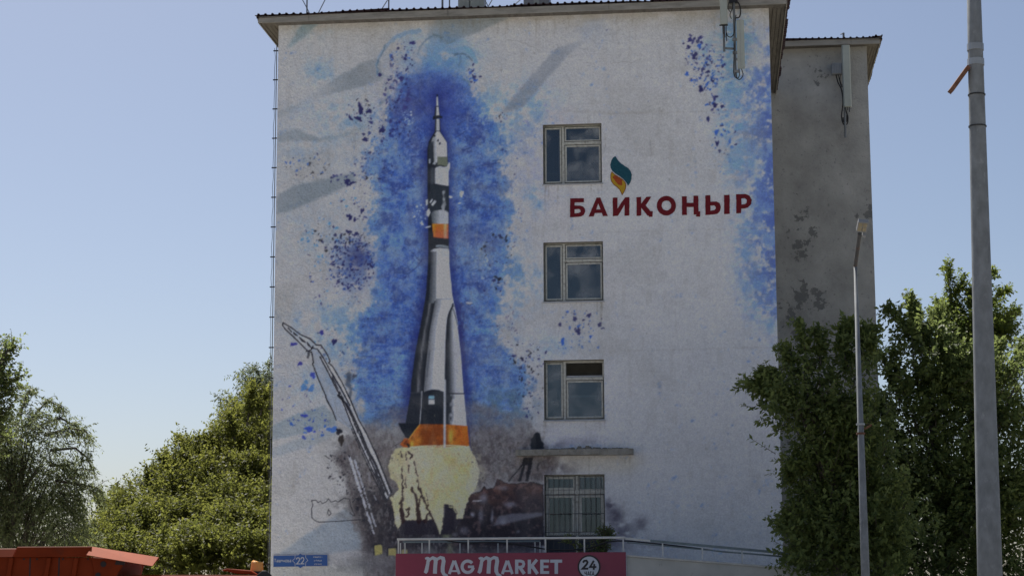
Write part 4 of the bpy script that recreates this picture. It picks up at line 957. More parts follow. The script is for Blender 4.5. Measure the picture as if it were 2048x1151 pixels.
# ---- windows
def window(rect, kind, seed):
    u0, u1, z0, z1 = rect; rd = random.Random(seed)
    D = .16                                         # set back in the reveal
    f = MB(); t = .05
    f.box(u0 + .003, u0 + t, D, D + .09, z0 + .003, z1 - .003).box(u1 - t, u1 - .003, D, D + .09, z0 + .003, z1 - .003)
    f.box(u0 + t, u1 - t, D, D + .09, z1 - t - .01, z1 - .003).box(u0 + t, u1 - t, D, D + .09, z0 + .003, z0 + t)
    w = f.build('window', M['frame'], bld, bevel=.006)
    # reveal of the opening
    s = MB(); s.box(u0 - .02, u0 + .001, .014, .34, z0 - .02, z1 + .02); s.box(u1 - .001, u1 + .02, .014, .34, z0 - .02, z1 + .02); s.box(u0 + .002, u1 - .002, .014, .34, z1 - .001, z1 + .02); s.box(u0 + .002, u1 - .002, .014, .34, z0 - .02, z0 + .001)
    s.build('reveal', M['fascia'], w)
    W_, H_ = u1 - u0, z1 - z0
    def sash(a, b, c, d, th=.045, y=D - .018, pane=True, dirt=.3, open_=False, name='sash'):
        m = MB(); m.box(a, a + th, y, y + .05, c, d).box(b - th, b, y, y + .05, c, d).box(a + th, b - th, y, y + .05, d - th, d).box(a + th, b - th, y, y + .05, c, c + th)
        if not open_: m.build(name, M['frame'], w, bevel=.005)
        g = .011; k = MB(); ya, yb = D - .034, D - .019            # dark joint round the sash
        k.box(a - g, a, ya + .012, yb + .03, c, d).box(b, b + g, ya + .012, yb + .03, c, d).box(a - g, b + g, ya + .012, yb + .03, d, d + g).box(a - g, b + g, ya + .012, yb + .03, c - g, c)
        if not open_: k.build('joint', M['joint'], w)
        if pane and not open_:
            g = MB(); g.box(a + th - .004, b - th + .004, y + .022, y + .027, c + th - .004, d - th + .004)
            g.build('pane', glass('window_glass', dirt=dirt, seed=rd.random() * 40), w)
    if kind == 'upper':
        um = u0 + W_ * .338; zm = z0 + H_ * .70
        m = MB(); m.box(um - .035, um + .035, D - .025, D + .10, z0 + .01, z1 - .012); m.build('mullion', M['frame'], w, bevel=.006)
        m = MB(); m.box(um + .04, u1 - .02, D - .03, D + .10, zm - .045, zm + .03); m.build('transom', M['frame'], w, bevel=.006)
        sash(u0 + .034, um - .046, z0 + .055, z1 - .05, dirt=.55)
        sash(um + .046, u1 - .036, zm + .044, z1 - .05, th=.036, dirt=.7, open_=(seed == 3))
        if seed == 3:                                 # the vent stands open: only its lower rail shows, tipped inwards
            m = MB(); m.box(um + .04, u1 - .03, D + .03, D + .06, zm + .04, zm + .075); m.build('vent_rail', M['sill'], w)
        sash(um + .046, u1 - .036, z0 + .055, zm - .06, dirt=.45)
    else:
        um = u0 + W_ * .535; zm = z1 - H_ * .215 * .93
        m = MB(); m.box(um - .035, um + .035, D - .02, D + .10, z0 + .01, z1 - .012); m.build('mullion', M['frame'], w, bevel=.006)
        m = MB(); m.box(u0 + .02, u1 - .02, D - .034, D + .10, zm - .05, zm + .05); m.build('transom', M['frame'], w, bevel=.006)
        zb = z0 + H_ * .30
        sash(u0 + .03, um - .037, zm + .055, z1 - .04, th=.06, dirt=.2)
        sash(um + .037, u1 - .03, zm + .055, z1 - .04, th=.02, dirt=.5)
        sash(u0 + .03, um - .037, zb, zm - .055, th=.085, dirt=.25); sash(um + .037, u1 - .03, zb, zm - .055, th=.085, dirt=.3)
        m = MB(); m.box(u0 + .03, u1 - .03, D - .01, D + .02, z0 + .03, zb - .01); m.build('lower_panel', M['curtain'], w)
        nb = 11
        for i in range(nb):
            x = u0 + .10 + (W_ - .2) * i / (nb - 1)
            b = MB(); b.tube([(x, -.03, z0 + .05), (x, -.03, z1 - .03)], .0065, 6); b.build('grille_bar', M['bar'], w)
        for z in (zm - .08, zm - .55, zb + .08, zb - .12, z0 + .15):
            b = MB(); b.box(u0 + .02, u1 - .02, -.036, -.024, z - .009, z + .009); b.build('grille_rail', M['bar'], w)
        for i in range(nb - 1):                         # scrolls
            x = u0 + .10 + (W_ - .2) * (i + .5) / (nb - 1); zc = zb - .03
            pts = [(x + .045 * math.cos(a), -.03, zc + .05 * math.sin(a)) for a in np.linspace(0, 6.28, 13)]
            b = MB(); b.tube(pts, .006, 5, False); b.build('grille_scroll', M['bar'], w)
    # sill sheet
    s = MB(); s.hexa([(u0 - .025, -.05, z0 - .045), (u1 + .03, -.05, z0 - .045), (u1 + .03, D, z0 + .002), (u0 - .025, D, z0 + .002), (u0 - .025, -.05, z0 - .012), (u1 + .03, -.05, z0 - .012), (u1 + .03, D, z0 + .03), (u0 - .025, D, z0 + .03)])
    s.build('sill', M['sill'], w)
    # the room behind
    s = MB(); y0, y1 = .36, 1.3
    s.add([(u0 - .6, y0, z0 - .8), (u1 + .6, y0, z0 - .8), (u1 + .6, y1, z0 - .8), (u0 - .6, y1, z0 - .8), (u0 - .6, y0, z1 + .5), (u1 + .6, y0, z1 + .5), (u1 + .6, y1, z1 + .5), (u0 - .6, y1, z1 + .5)],
          [(0, 1, 2, 3), (4, 7, 6, 5), (1, 5, 6, 2), (2, 6, 7, 3), (3, 7, 4, 0)])
    s.build('room', M['room'], w)
    if seed == 1:
        c = MB()
        for i in range(8): c.box(u0 + .06 + .038 * i, u0 + .096 + .038 * i, .30 + (i % 2) * .015, .33 + (i % 2) * .015, z0 + .38, z1 - .25)
        c.build('blind', M['curtain'], w)
    if seed == 3:
        c = MB(); c.box(u0 + .56, u1 - .05, .30, .32, z0 + .60, z0 + .66); c.build('blind_rail', M['blind'], w)
        c = MB(); c.box(u0 + .56, u1 - .05, .31, .325, z0 + .66, z0 + 1.05); c.build('blind', M['curtain'], w)
    if seed == 4:
        c = MB(); n = 26
        vs = []
        for i in range(n + 1):
            x = u0 + .05 + (W_ - .1) * i / n; y = .31 + .02 * math.sin(i * 2.1)
            vs += [(x, y, z0 + .2), (x, y, z1 - .42)]
        c.add(vs, [(2 * i, 2 * i + 2, 2 * i + 3, 2 * i + 1) for i in range(n)]); c.build('curtain', M['curtain'], w)
    return w
for i, q in enumerate(WIN): window(q, 'upper' if i < 3 else 'lower', i + 1)

# ---- concrete canopy over the lower window
a = on_plane(1031, 903, .36); b = on_plane(1266, 899, .36); zt = on_plane(1150, 897, .36)[1]; zb = on_plane(1150, 907, .36)[1]
ledge = empty('canopy_slab', parent=bld)
rd = random.Random(4); n = 40; s = MB(); vs = []
for i in range(n + 1):
    x = a[0] + (b[0] - a[0]) * i / n; j = rd.uniform(-.012, .012); k2 = rd.uniform(-.02, .01) if i > n * .6 else rd.uniform(-.006, .004)
    vs += [(x, -.36 + j * .6, zb - .02 + k2), (x, -.36 + j, zt + rd.uniform(-.006, .006)), (x, .0, zt + .02), (x, .0, zb - .02)]
fs = [(4 * i + e, 4 * i + 4 + e, 4 * i + 4 + (e + 1) % 4, 4 * i + (e + 1) % 4) for i in range(n) for e in range(4)] + [(3, 2, 1, 0), (4 * n, 4 * n + 1, 4 * n + 2, 4 * n + 3)]
s.add(vs, fs); o = s.build('slab', M['concrete'], ledge)
bpy.data.objects.remove(ledge); o.parent = bld; o.name = 'canopy_slab'; o['label'] = 'thin crumbling concrete canopy over the lower window'
s = MB()
for i in range(70):
    t = .25 + .7 * rd.random(); x = a[0] + (b[0] - a[0]) * t; y = -.34 + .3 * rd.random(); h = .02 + .07 * math.exp(-((t - .6) / .14) ** 2) * rd.random(); w_ = rd.uniform(.02, .08)
    z = zt + .004
    s.hexa([(x - w_, y - .02, z), (x + w_, y - .02, z), (x + w_, y + .03, z), (x - w_, y + .03, z), (x - w_ * .6, y - .01, z + h), (x + w_ * .5, y - .01, z + h * .8), (x + w_ * .5, y + .02, z + h), (x - w_ * .6, y + .02, z + h * .7)])
c2 = s.build('rubble', M['rubble'], o); c2['kind'] = 'stuff'

# ---- painted lettering and emblem (thin paint, follows the wall)
def flat(name, loops, off, mat, parent, thick=.0015, jit=0.0, plane=0.0, seed=0, local=None):
    """loops: list of pieces; each piece = list of outlines (first outer, others holes) in picture coordinates on the plane"""
    rd = random.Random(seed); vs = []; fs = []
    for k, piece in enumerate(loops):
        rings = []
        for ring in piece:
            rr = []
            n = len(ring)
            for i in range(n):
                (x0, y0), (x1, y1) = ring[i], ring[(i + 1) % n]
                m = max(1, int(math.hypot(x1 - x0, y1 - y0) / 4)) if jit else 1
                for q in range(m):
                    t = q / m; rr.append((x0 + (x1 - x0) * t + rd.uniform(-jit, jit), y0 + (y1 - y0) * t + rd.uniform(-jit, jit)))
            rings.append([on_plane(x, y, plane) for x, y in rr])
        y_ = -(plane + off + k * .0006)
        tris = tessellate_polygon([[Vector((u, z, 0)) for u, z in r_] for r_ in rings])
        flatv = [p for r_ in rings for p in r_]; b = len(vs)
        vs += [(u, y_, z) for u, z in flatv]; vs += [(u, y_ + off * .9, z) for u, z in flatv]; nn = len(flatv)
        fs += [tuple(b + i for i in t) for t in tris]
        st = 0
        for r_ in rings:
            m = len(r_)
            fs += [(b + st + i, b + st + (i + 1) % m, b + nn + st + (i + 1) % m, b + nn + st + i) for i in range(m)]; st += m
    me = bpy.data.meshes.new(name); me.from_pydata(vs, [], fs); me.validate()
    bm = bmesh.new(); bm.from_mesh(me); bmesh.ops.recalc_face_normals(bm, faces=bm.faces); bm.to_mesh(me); bm.free()
    return link(name, me, mat, parent)
def arc(cx, cy, rx, ry, a0, a1, n=18):
    return [(cx + rx * math.cos(R(a)), cy + ry * math.sin(R(a))) for a in np.linspace(a0, a1, n)]
def ribbon(pts, w):
    """outline of a stroke with mitred corners and butt ends"""
    pts = [Vector((x, y)) for x, y in pts]; L_, R_ = [], []
    ww = w if isinstance(w, (list, tuple)) else [w] * len(pts)
    for i, p in enumerate(pts):
        d0 = (p - pts[i - 1]).normalized() if i else None; d1 = (pts[i + 1] - p).normalized() if i < len(pts) - 1 else None
        if d0 is None: nrm = Vector((-d1.y, d1.x))
        elif d1 is None: nrm = Vector((-d0.y, d0.x))
        else:
            nrm = Vector((-(d0 + d1).y, (d0 + d1).x)).normalized(); c = max(nrm.dot(Vector((-d0.y, d0.x))), .35); nrm = nrm / c
        L_.append(p + nrm * ww[i] / 2); R_.append(p - nrm * ww[i] / 2)
    return [(v.x, v.y) for v in L_ + R_[::-1]]
Z5 = lambda pts: [(1050 + x / 3.969, 230 + y / 3.969) for x, y in pts]
LET = [
    ('letter', [[Z5([(358, 662), (468, 660), (468, 691), (393, 693), (393, 719), (436, 718), (462, 726), (476, 744), (478, 766), (468, 790), (446, 804), (420, 808), (358, 811)]), Z5([(393, 748), (428, 746), (441, 754), (442, 768), (430, 777), (393, 780)])]]),
    ('letter', [[Z5([(505, 806), (568, 656), (598, 655), (657, 801), (618, 802), (608, 776), (554, 778), (545, 804)]), Z5([(565, 750), (599, 748), (582, 702)])]]),
    ('letter', [[Z5([(696, 656), (734, 655), (734, 742), (794, 654), (829, 653), (828, 797), (790, 799), (790, 712), (738, 800), (697, 803)])]]),
    ('letter', [[Z5([(885, 652), (922, 651), (922, 704), (962, 650), (1003, 649), (958, 716), (996, 764), (1014, 764), (1012, 808), (984, 808), (982, 797), (972, 797), (922, 736), (922, 798), (886, 800)])]]),
    ('letter', [[arc(1050 + 1122 / 3.969, 230 + 720 / 3.969, 19.3, 19.5, 0, 350, 36), arc(1050 + 1123 / 3.969, 230 + 718 / 3.969, 9.6, 9.9, 0, 350, 28)]]),
    ('letter', [[Z5([(1246, 645), (1284, 644), (1284, 698), (1337, 697), (1337, 641), (1376, 640), (1377, 765), (1392, 765), (1391, 806), (1358, 806), (1358, 790), (1339, 790), (1338, 729), (1285, 731), (1286, 792), (1247, 794)])]]),
    ('letter', [[Z5([(1431, 638), (1472, 636), (1472, 688), (1520, 686), (1545, 700), (1554, 730), (1548, 762), (1526, 784), (1496, 790), (1432, 793)]), Z5([(1472, 720), (1502, 718), (1514, 728), (1514, 744), (1502, 756), (1472, 759)])], [Z5([(1580, 635), (1624, 633), (1625, 784), (1581, 787)])]]),
    ('letter', [[Z5([(1676, 630), (1750, 627), (1782, 640), (1800, 672), (1794, 708), (1770, 734), (1738, 742), (1717, 743), (1716, 779), (1677, 781)]), Z5([(1718, 662), (1744, 660), (1760, 674), (1758, 698), (1744, 708), (1718, 710)])]]),
]
for i, (nm, lp) in enumerate(LET): flat(nm, lp, .012, M['redpaint'], front, jit=.28, seed=i)
flat('emblem_flame', [[Z5([(715, 328), (700, 338), (685, 362), (677, 395), (680, 420), (692, 442), (716, 464), (748, 484), (780, 508), (802, 532), (818, 562), (834, 540), (845, 508), (848, 474), (838, 444), (820, 422), (794, 406), (766, 388), (744, 366), (730, 346), (720, 330)])]], .012, M['teal'], front, jit=.15)
flat('emblem_outline', [[Z5([(689, 447), (679, 470), (678, 500), (684, 528), (702, 552), (728, 572), (750, 594), (762, 618), (771, 638), (788, 612), (800, 584), (804, 556), (796, 532), (778, 512), (752, 494), (720, 476), (702, 462)])]], .0115, M['outline'], front, jit=.1)
flat('emblem_flame', [[Z5([(690, 455), (683, 474), (683, 500), (689, 526), (706, 548), (732, 568), (754, 590), (765, 612), (771, 628), (784, 608), (795, 582), (799, 557), (792, 535), (775, 516), (750, 498), (716, 480), (700, 466)])]], .014, M['yellow'], front, jit=.1)
flat('emblem_heart', [[Z5([(706, 480), (722, 482), (750, 500), (772, 516), (770, 560), (756, 558), (738, 550), (720, 530), (706, 510), (695, 496)])]], .0165, M['orange'], front, jit=.1)

# ================================================================ rear wing of the block
OB = -8.7
uB0 = uR - 3.0; uB1 = (on_plane(1740, 200, OB)[0] + on_plane(1754, 780, OB)[0]) / 2
zB = on_plane(1650, 95, OB)[1]
wing = empty('rear_wing'); wing.matrix_world = FRAME
tag(wing, 'bare grey plaster wing set back behind the right edge of the mural wall', 'building')
s = MB(); n = 26; m = 60; vs = []; rr = np.random.RandomState(3)
spots = [(*on_plane(x_, y_, OB), r_) for x_, y_, r_ in ((1605, 450, 1.0), (1612, 435, .7), (1598, 485, .8), (1606, 600, 1.0), (1640, 600, .7), (1590, 640, 1.0), (1605, 390, .4), (1585, 830, 1.0), (1575, 960, 1.1), (1580, 1080, 1.0), (1640, 150, .6), (1730, 420, .6))]
M['wing'] = chipped('flaking_grey_plaster', (.40, .40, .385), (.17, .175, .175), spots)
s.box(uB0, uB1, -OB, -OB + 12, 0, zB); o = s.build('wall', M['wing'], wing)
eaves(wing, uB0, uB1, zB, .40, .36, 12, -OB, [on_plane(1700, 90, OB)[0]])

# ================================================================ things fixed to the buildings
# lightning conductor down the left corner
lc = empty('lightning_conductor'); lc.matrix_world = FRAME; tag(lc, 'thin down-conductor cable on brackets along the left corner of the mural wall', 'cable')
x = uL - .065
MB().tube([(x, .10, z) for z in np.linspace(.2, zTop - .5, 30)], .013, 6).build('rod', M['galv'], lc)
rd = random.Random(8); s = MB()
pts = []
for i in range(60):
    z = .3 + (zTop - .9) * i / 59; ph = (z % .8) / .8
    pts.append((x - .035 - .03 * math.sin(ph * math.pi) * rd.uniform(.4, 1), .10, z))
s.tube(pts, .007, 5); s.build('slack_wire', M['cable'], lc)
z = 1.0
while z < zTop - .5:
    b = MB(); b.box(x - .09, uL + .01, .085, .115, z - .014, z + .014); b.build('bracket', M['cable'], lc); z += .8

def antenna(name, label, u, off, z0, z1, w=.19, d=.10):
    e = empty(name); e.matrix_world = FRAME; tag(e, label, 'antenna', 'mobile antennas on the facade')
    s = MB(); lp = [(u - w / 2, -off), (u - w / 2, -off - d * .6), (u - w / 2 + .03, -off - d), (u + w / 2 - .03, -off - d), (u + w / 2, -off - d * .6), (u + w / 2, -off)]
    s.add([(x_, y_, z0) for x_, y_ in lp] + [(x_, y_, z1) for x_, y_ in lp], [(0, 1, 2, 3, 4, 5), (11, 10, 9, 8, 7, 6)] + [(i, (i + 1) % 6, 6 + (i + 1) % 6, 6 + i) for i in range(6)])
    s.build('panel', M['antenna'], e, bevel=.006)
    return e
OFA = .62
u2, za = on_plane(1482.5, 138, OFA); zb_ = on_plane(1482, 42, OFA)[1]; u1_, zc = on_plane(1448, 50, OFA); zd = on_plane(1448, -45, OFA)[1]
a2 = antenna('wall_antenna', 'pale panel antenna with cable loops below it, right of the other on the mural wall', u2, OFA, za, zb_)
s = MB(); s.box(u2 - .012, u2 - .004, -OFA - .103, -OFA - .09, za + .01, zb_ - .01); s.build('seam', M['greycase'], a2)
a1 = antenna('wall_antenna', 'pale panel antenna crossing the eave line, left of the other on the mural wall', u1_, OFA, zc, zd)
MB().box(u1_ - .12, u1_ + .10, -OFA - .06, -OFA, zc - .03, zc - .008).build('foot_plate', M['blackplastic'], a1)
for k_, dx in enumerate((-.03, .01, .05)):
    MB().tube([(u1_ + dx, -OFA - .04, zc - .02), (u1_ + dx, -OFA - .04, zc - .2), (u1_ + dx + .01, -OFA - .04, zc - .25 - .1 * k_)], .014, 6).build('connector', M['cable'], a1)
um_, zm_ = on_plane(1471, 152, .5); zt_ = on_plane(1471, -30, .5)[1]
mast = empty('antenna_mast'); mast.matrix_world = FRAME; tag(mast, 'thin steel mast with bracket arm carrying the two antennas on the mural wall', 'mast')
MB().tube([(um_, -.5, zm_), (um_, -.5, zt_)], .032, 8).build('pole', M['galv'], mast)
zz = on_plane(1471, 98, .5)[1]
MB().tube([(um_, -.5, zz), (u1_, -.53, zz + .02)], .03, 8).build('arm', M['galv'], mast)
MB().tube([(u1_ - .01, -.54, zz - .07), (u1_ - .01, -.54, zc + .05)], .03, 8).build('stub_pole', M['galv'], mast)
for z in (zz + .25, zz - .1, zm_ + .12):
    MB().box(um_ - .06, um_ + .09, -.55, -.45, z - .03, z + .03).build('clamp', M['greycase'], mast)
    MB().box(um_ - .02, um_ + .02, -.5, .02, z - .02, z + .02).build('wall_bracket', M['greycase'], mast)
MB().box(u2 - .06, um_ + .02, -.60, -.52, za + .25, za + .3).build('clamp', M['greycase'], mast)
cab = empty('antenna_cables'); cab.matrix_world = FRAME; tag(cab, 'black feeder cables looping round the antenna mast on the mural wall', 'cable')
def cable(pts, r=.012, parent=cab, name='cable', n=6):
    P_ = [Vector(p) for p in pts]; out = []
    for i in range(len(P_) - 1):
        p0, p1, p2, p3 = P_[max(i - 1, 0)], P_[i], P_[i + 1], P_[min(i + 2, len(P_) - 1)]
        for t in np.linspace(0, 1, 7)[:-1]:
            out.append(.5 * ((2 * p1) + (-p0 + p2) * t + (2 * p0 - 5 * p1 + 4 * p2 - p3) * t * t + (-p0 + 3 * p1 - 3 * p2 + p3) * t ** 3))
    out.append(P_[-1]); return MB().tube(out, r, n).build(name, M['cable'], parent, smooth=True)
def PX(x_, y_, off): u_, z_ = on_plane(x_, y_, off); return (u_, -off, z_)
cable([PX(1478, 138, .66), PX(1479, 150, .66), PX(1475, 157, .66), PX(1469, 152, .62), PX(1467, 140, .58), PX(1468, 110, .56), PX(1468, 88, .55)])
cable([PX(1483, 138, .66), PX(1486, 150, .66), PX(1480, 159, .66), PX(1474, 156, .62), PX(1472, 145, .58)])
cable([PX(1453, 66, .64), PX(1456, 73, .64), PX(1463, 74, .62), PX(1468, 66, .6), PX(1470, 50, .58), PX(1472, 30, .56)])
cable([PX(1472, 36, .56), PX(1479, 34, .56), PX(1481, 22, .56), PX(1478, 8, .56), PX(1470, 0, .55), PX(1462, -8, .5)], .018)
cable([PX(1463, 38, .56), PX(1460, 30, .56), PX(1464, 18, .56), PX(1466, 4, .55)])
cable([PX(1458, 4, .56), PX(1456, 16, .56), PX(1461, 24, .56), PX(1466, 16, .56)], .01)
MB().box(um_ - .12, um_ + .1, -.56, -.42, on_plane(1470, 6, .5)[1], on_plane(1470, -4, .5)[1]).build('junction', M['blackplastic'], cab)
# on the rear wing
OW = OB + .30
def PB(x_, y_, off=OW): u_, z_ = on_plane(x_, y_, off); return (u_, -off, z_)
ub, zb0 = on_plane(1695, 215, OW + .12); zb1 = on_plane(1695, 92, OW + .12)[1]
a3 = antenna('wall_antenna', 'pale panel antenna high on the grey rear wing', ub, OW + .12, zb0, zb1, .25, .12)
MB().tube([PB(1691, 275, OW + .05), PB(1687, 66, OW + .05)], .032, 8).build('pole', M['galv'], a3)
MB().tube([PB(1687, 67, OW + .05), PB(1681, 69, OW + .05)], .015, 6).build('tip', M['cable'], a3)
for yy in (110, 200): MB().box(PB(1690, yy)[0] - .03, PB(1690, yy)[0] + .03, -OW - .05, -OW + .32, PB(1690, yy)[2] - .03, PB(1690, yy)[2] + .03).build('wall_bracket', M['greycase'], a3)
for k_ in (-.05, .0, .05): MB().tube([(ub + k_, -OW - .16, zb0 + .01), (ub + k_, -OW - .16, zb0 - .1 - abs(k_))], .014, 6).build('connector', M['cable'], a3)
c3 = empty('antenna_cables'); c3.matrix_world = FRAME; tag(c3, 'black feeder cables looping below the antenna on the grey rear wing', 'cable')
cable([PB(1672, 150), PB(1676, 165), PB(1683, 180), PB(1686, 205), PB(1683, 232), PB(1687, 248), PB(1694, 248), PB(1696, 236), PB(1693, 224), PB(1691, 216)], .02, c3)
cable([PB(1677, 150), PB(1681, 168), PB(1687, 176)], .014, c3); cable([PB(1681, 150), PB(1680, 160), PB(1684, 172)], .012, c3)
cable([PB(1687, 184), PB(1682, 178), PB(1685, 170), PB(1690, 174)], .012, c3); cable([PB(1686, 235), PB(1688, 244), PB(1693, 243), PB(1694, 230)], .02, c3)
p0, p1 = PB(1663, 150), PB(1685, 128)
bx = empty('radio_unit'); bx.matrix_world = FRAME; tag(bx, 'small grey finned radio box beside the antenna on the rear wing', 'radio box')
MB().box(p0[0], p1[0], -OW - .12, -OW + .1, p0[2], p1[2]).build('case', M['greycase'], bx, bevel=.01)
for i in range(7):
    xx = p0[0] + .02 + (p1[0] - p0[0] - .04) * i / 6; MB().box(xx - .008, xx + .008, -OW - .15, -OW - .119, p0[2] + .02, p1[2] - .02).build('fin', M['galvl'], bx)
MB().box(p1[0], p1[0] + .12, -OW - .02, -OW + .1, p0[2] + .08, p1[2] + .05).build('mount', M['blackplastic'], bx)
MB().box(p0[0] + .05, p1[0] - .05, -OW + .1, -OW + .31, p0[2] + .1, p0[2] + .2).build('wall_bracket', M['greycase'], bx)

# roof-top things
def RF(x_, y_, off=-.4): u_, z_ = on_plane(x_, y_, off); return Vector((u_, -off, z_))
rg = empty('roof_guard_rail'); rg.matrix_world = FRAME; tag(rg, 'thin steel guard rail with slanting struts on the left of the roof edge', 'railing')
zr = zTop + .16
for (x_, lean) in ((617, 0), (780, 0), (887, 0), (901, 0)):
    p = RF(x_, 20); MB().tube([(p.x, .2, zr - .05), (p.x + lean, .2, zr + .95)], .02 if x_ != 887 else .03, 6).build('post', M['galv'], rg)
for (x0_, x1_) in ((632, 617), (640, 652), (762, 778), (1020, 1050), (975, 990), (985, 972)):
    p = RF(x0_, 24); q = RF(x1_, 0); MB().tube([(p.x, -.1, zr - .02), (q.x + (q.x - p.x) * 1.2, .1, zr + .85)], .013, 6).build('strut', M['galv'], rg)
p, q = RF(622, 8), RF(905, 0)
MB().tube([(p.x - .05, .2, zr - .03), (p.x, .2, zr + .12), (p.x + .15, .2, zr + .17)] + [(p.x + .15 + (q.x - p.x) * t, .2, zr + .17 + .02 * t) for t in np.linspace(.1, 1.6, 8)], .012, 6).build('rail', M['rust'], rg)
def cabinet(x0_, x1_, y_, mat, label, depth=.5, h=1.3):
    p, q = RF(x0_, y_, -.9), RF(x1_, y_, -.9); e = empty('roof_cabinet'); e.matrix_world = FRAME; tag(e, label, 'cabinet', 'equipment on the roof')
    z0_ = zTop + .2
    MB().box(p.x, q.x, .9, .9 + depth, z0_, z0_ + h).build('case', mat, e, bevel=.01)
    MB().box(p.x + (q.x - p.x) * .4, p.x + (q.x - p.x) * .62, .875, .899, z0_ + .1, z0_ + h - .1).build('cover_strip', M['antenna'], e)
    MB().box(p.x + .03, q.x - .03, 1.0, .95 + depth - .1, z0_ - .18, z0_ - .003).build('plinth', M['greycase'], e)
    return e
cabinet(916, 938, 5, M['antenna'], 'narrow pale cabinet at the roof edge above the rocket, left one of the pair')
cabinet(942, 968, 5, M['antenna'], 'wider pale cabinet at the roof edge above the rocket, right one of the pair')
cabinet(1047, 1098, 5, M['greycase'], 'dark green-grey equipment box on the roof nearer the antenna mast', .6)
tk = empty('roof_cables'); tk.matrix_world = FRAME; tag(tk, 'tangle of black cables on the roof under the dark equipment box', 'cable')
rd = random.Random(12)
for i in range(9):
    xs = [1042 + rd.random() * 62 for _ in range(4)]
    pts = [(RF(xx, 5, -.6).x, .6 + rd.uniform(-.1, .1), zTop + .22 + rd.uniform(0, .28)) for xx in xs]; cable(pts, .016, tk)
cable([(RF(938, 5, -.6).x, .62, zTop + .5), (RF(946, 5, -.6).x, .6, zTop + .32), (RF(956, 5, -.6).x, .6, zTop + .24), (RF(968, 5, -.6).x, .6, zTop + .22)], .02, tk)

# street-name plate
PL = .035
pl = empty('street_plate'); pl.matrix_world = FRAME; tag(pl, 'blue street-name plate with number 22 at the lower left of the mural wall', 'street sign')
ZP = lambda pts: [(540 + x_ / 15.754, 1095 + y_ / 15.754) for x_, y_ in pts]
flat('plate_rim', [[ZP([(100, 228), (895, 205), (955, 155), (1035, 200), (1830, 190), (1832, 572), (1060, 585), (960, 645), (880, 592), (98, 604)])]], .02, M['platewhite'], pl, plane=PL - .02)
flat('plate_face', [[ZP([(118, 245), (900, 222), (957, 172), (1030, 216), (1815, 208), (1816, 556), (1050, 570), (960, 626), (890, 576), (116, 588)])]], .023, M['plateblue'], pl, plane=PL - .02)
for i, line in enumerate(([(795, 215), (795, 320), (715, 395), (795, 475), (797, 575)], [(1130, 210), (1130, 300), (1200, 385), (1132, 450), (1128, 570)])):
    flat('plate_line', [[ribbon(ZP(line), .9)]], .026, M['platewhite'], pl, plane=PL - .02)
def stroke_text(name, strokes, w, off, mat, parent, plane, f):
    """each character is its own mesh; strokes in plate units"""
    for ch in strokes:
        flat(name, [[ribbon(f(st), w)] for st in ch], off, mat, parent, plane=plane)
two = lambda x_, y_, s_: [[(x_, y_ + 60 * s_), (x_ + 8 * s_, y_ + 20 * s_), (x_ + 45 * s_, y_), (x_ + 85 * s_, y_ + 12 * s_), (x_ + 100 * s_, y_ + 60 * s_), (x_ + 70 * s_, y_ + 125 * s_), (x_ + 5 * s_, y_ + 200 * s_), (x_ + 110 * s_, y_ + 200 * s_)]]
stroke_text('digit', [two(842, 300, .98), two(978, 295, .98)], 1.9, .026, M['platewhite'], pl, PL - .02, ZP)
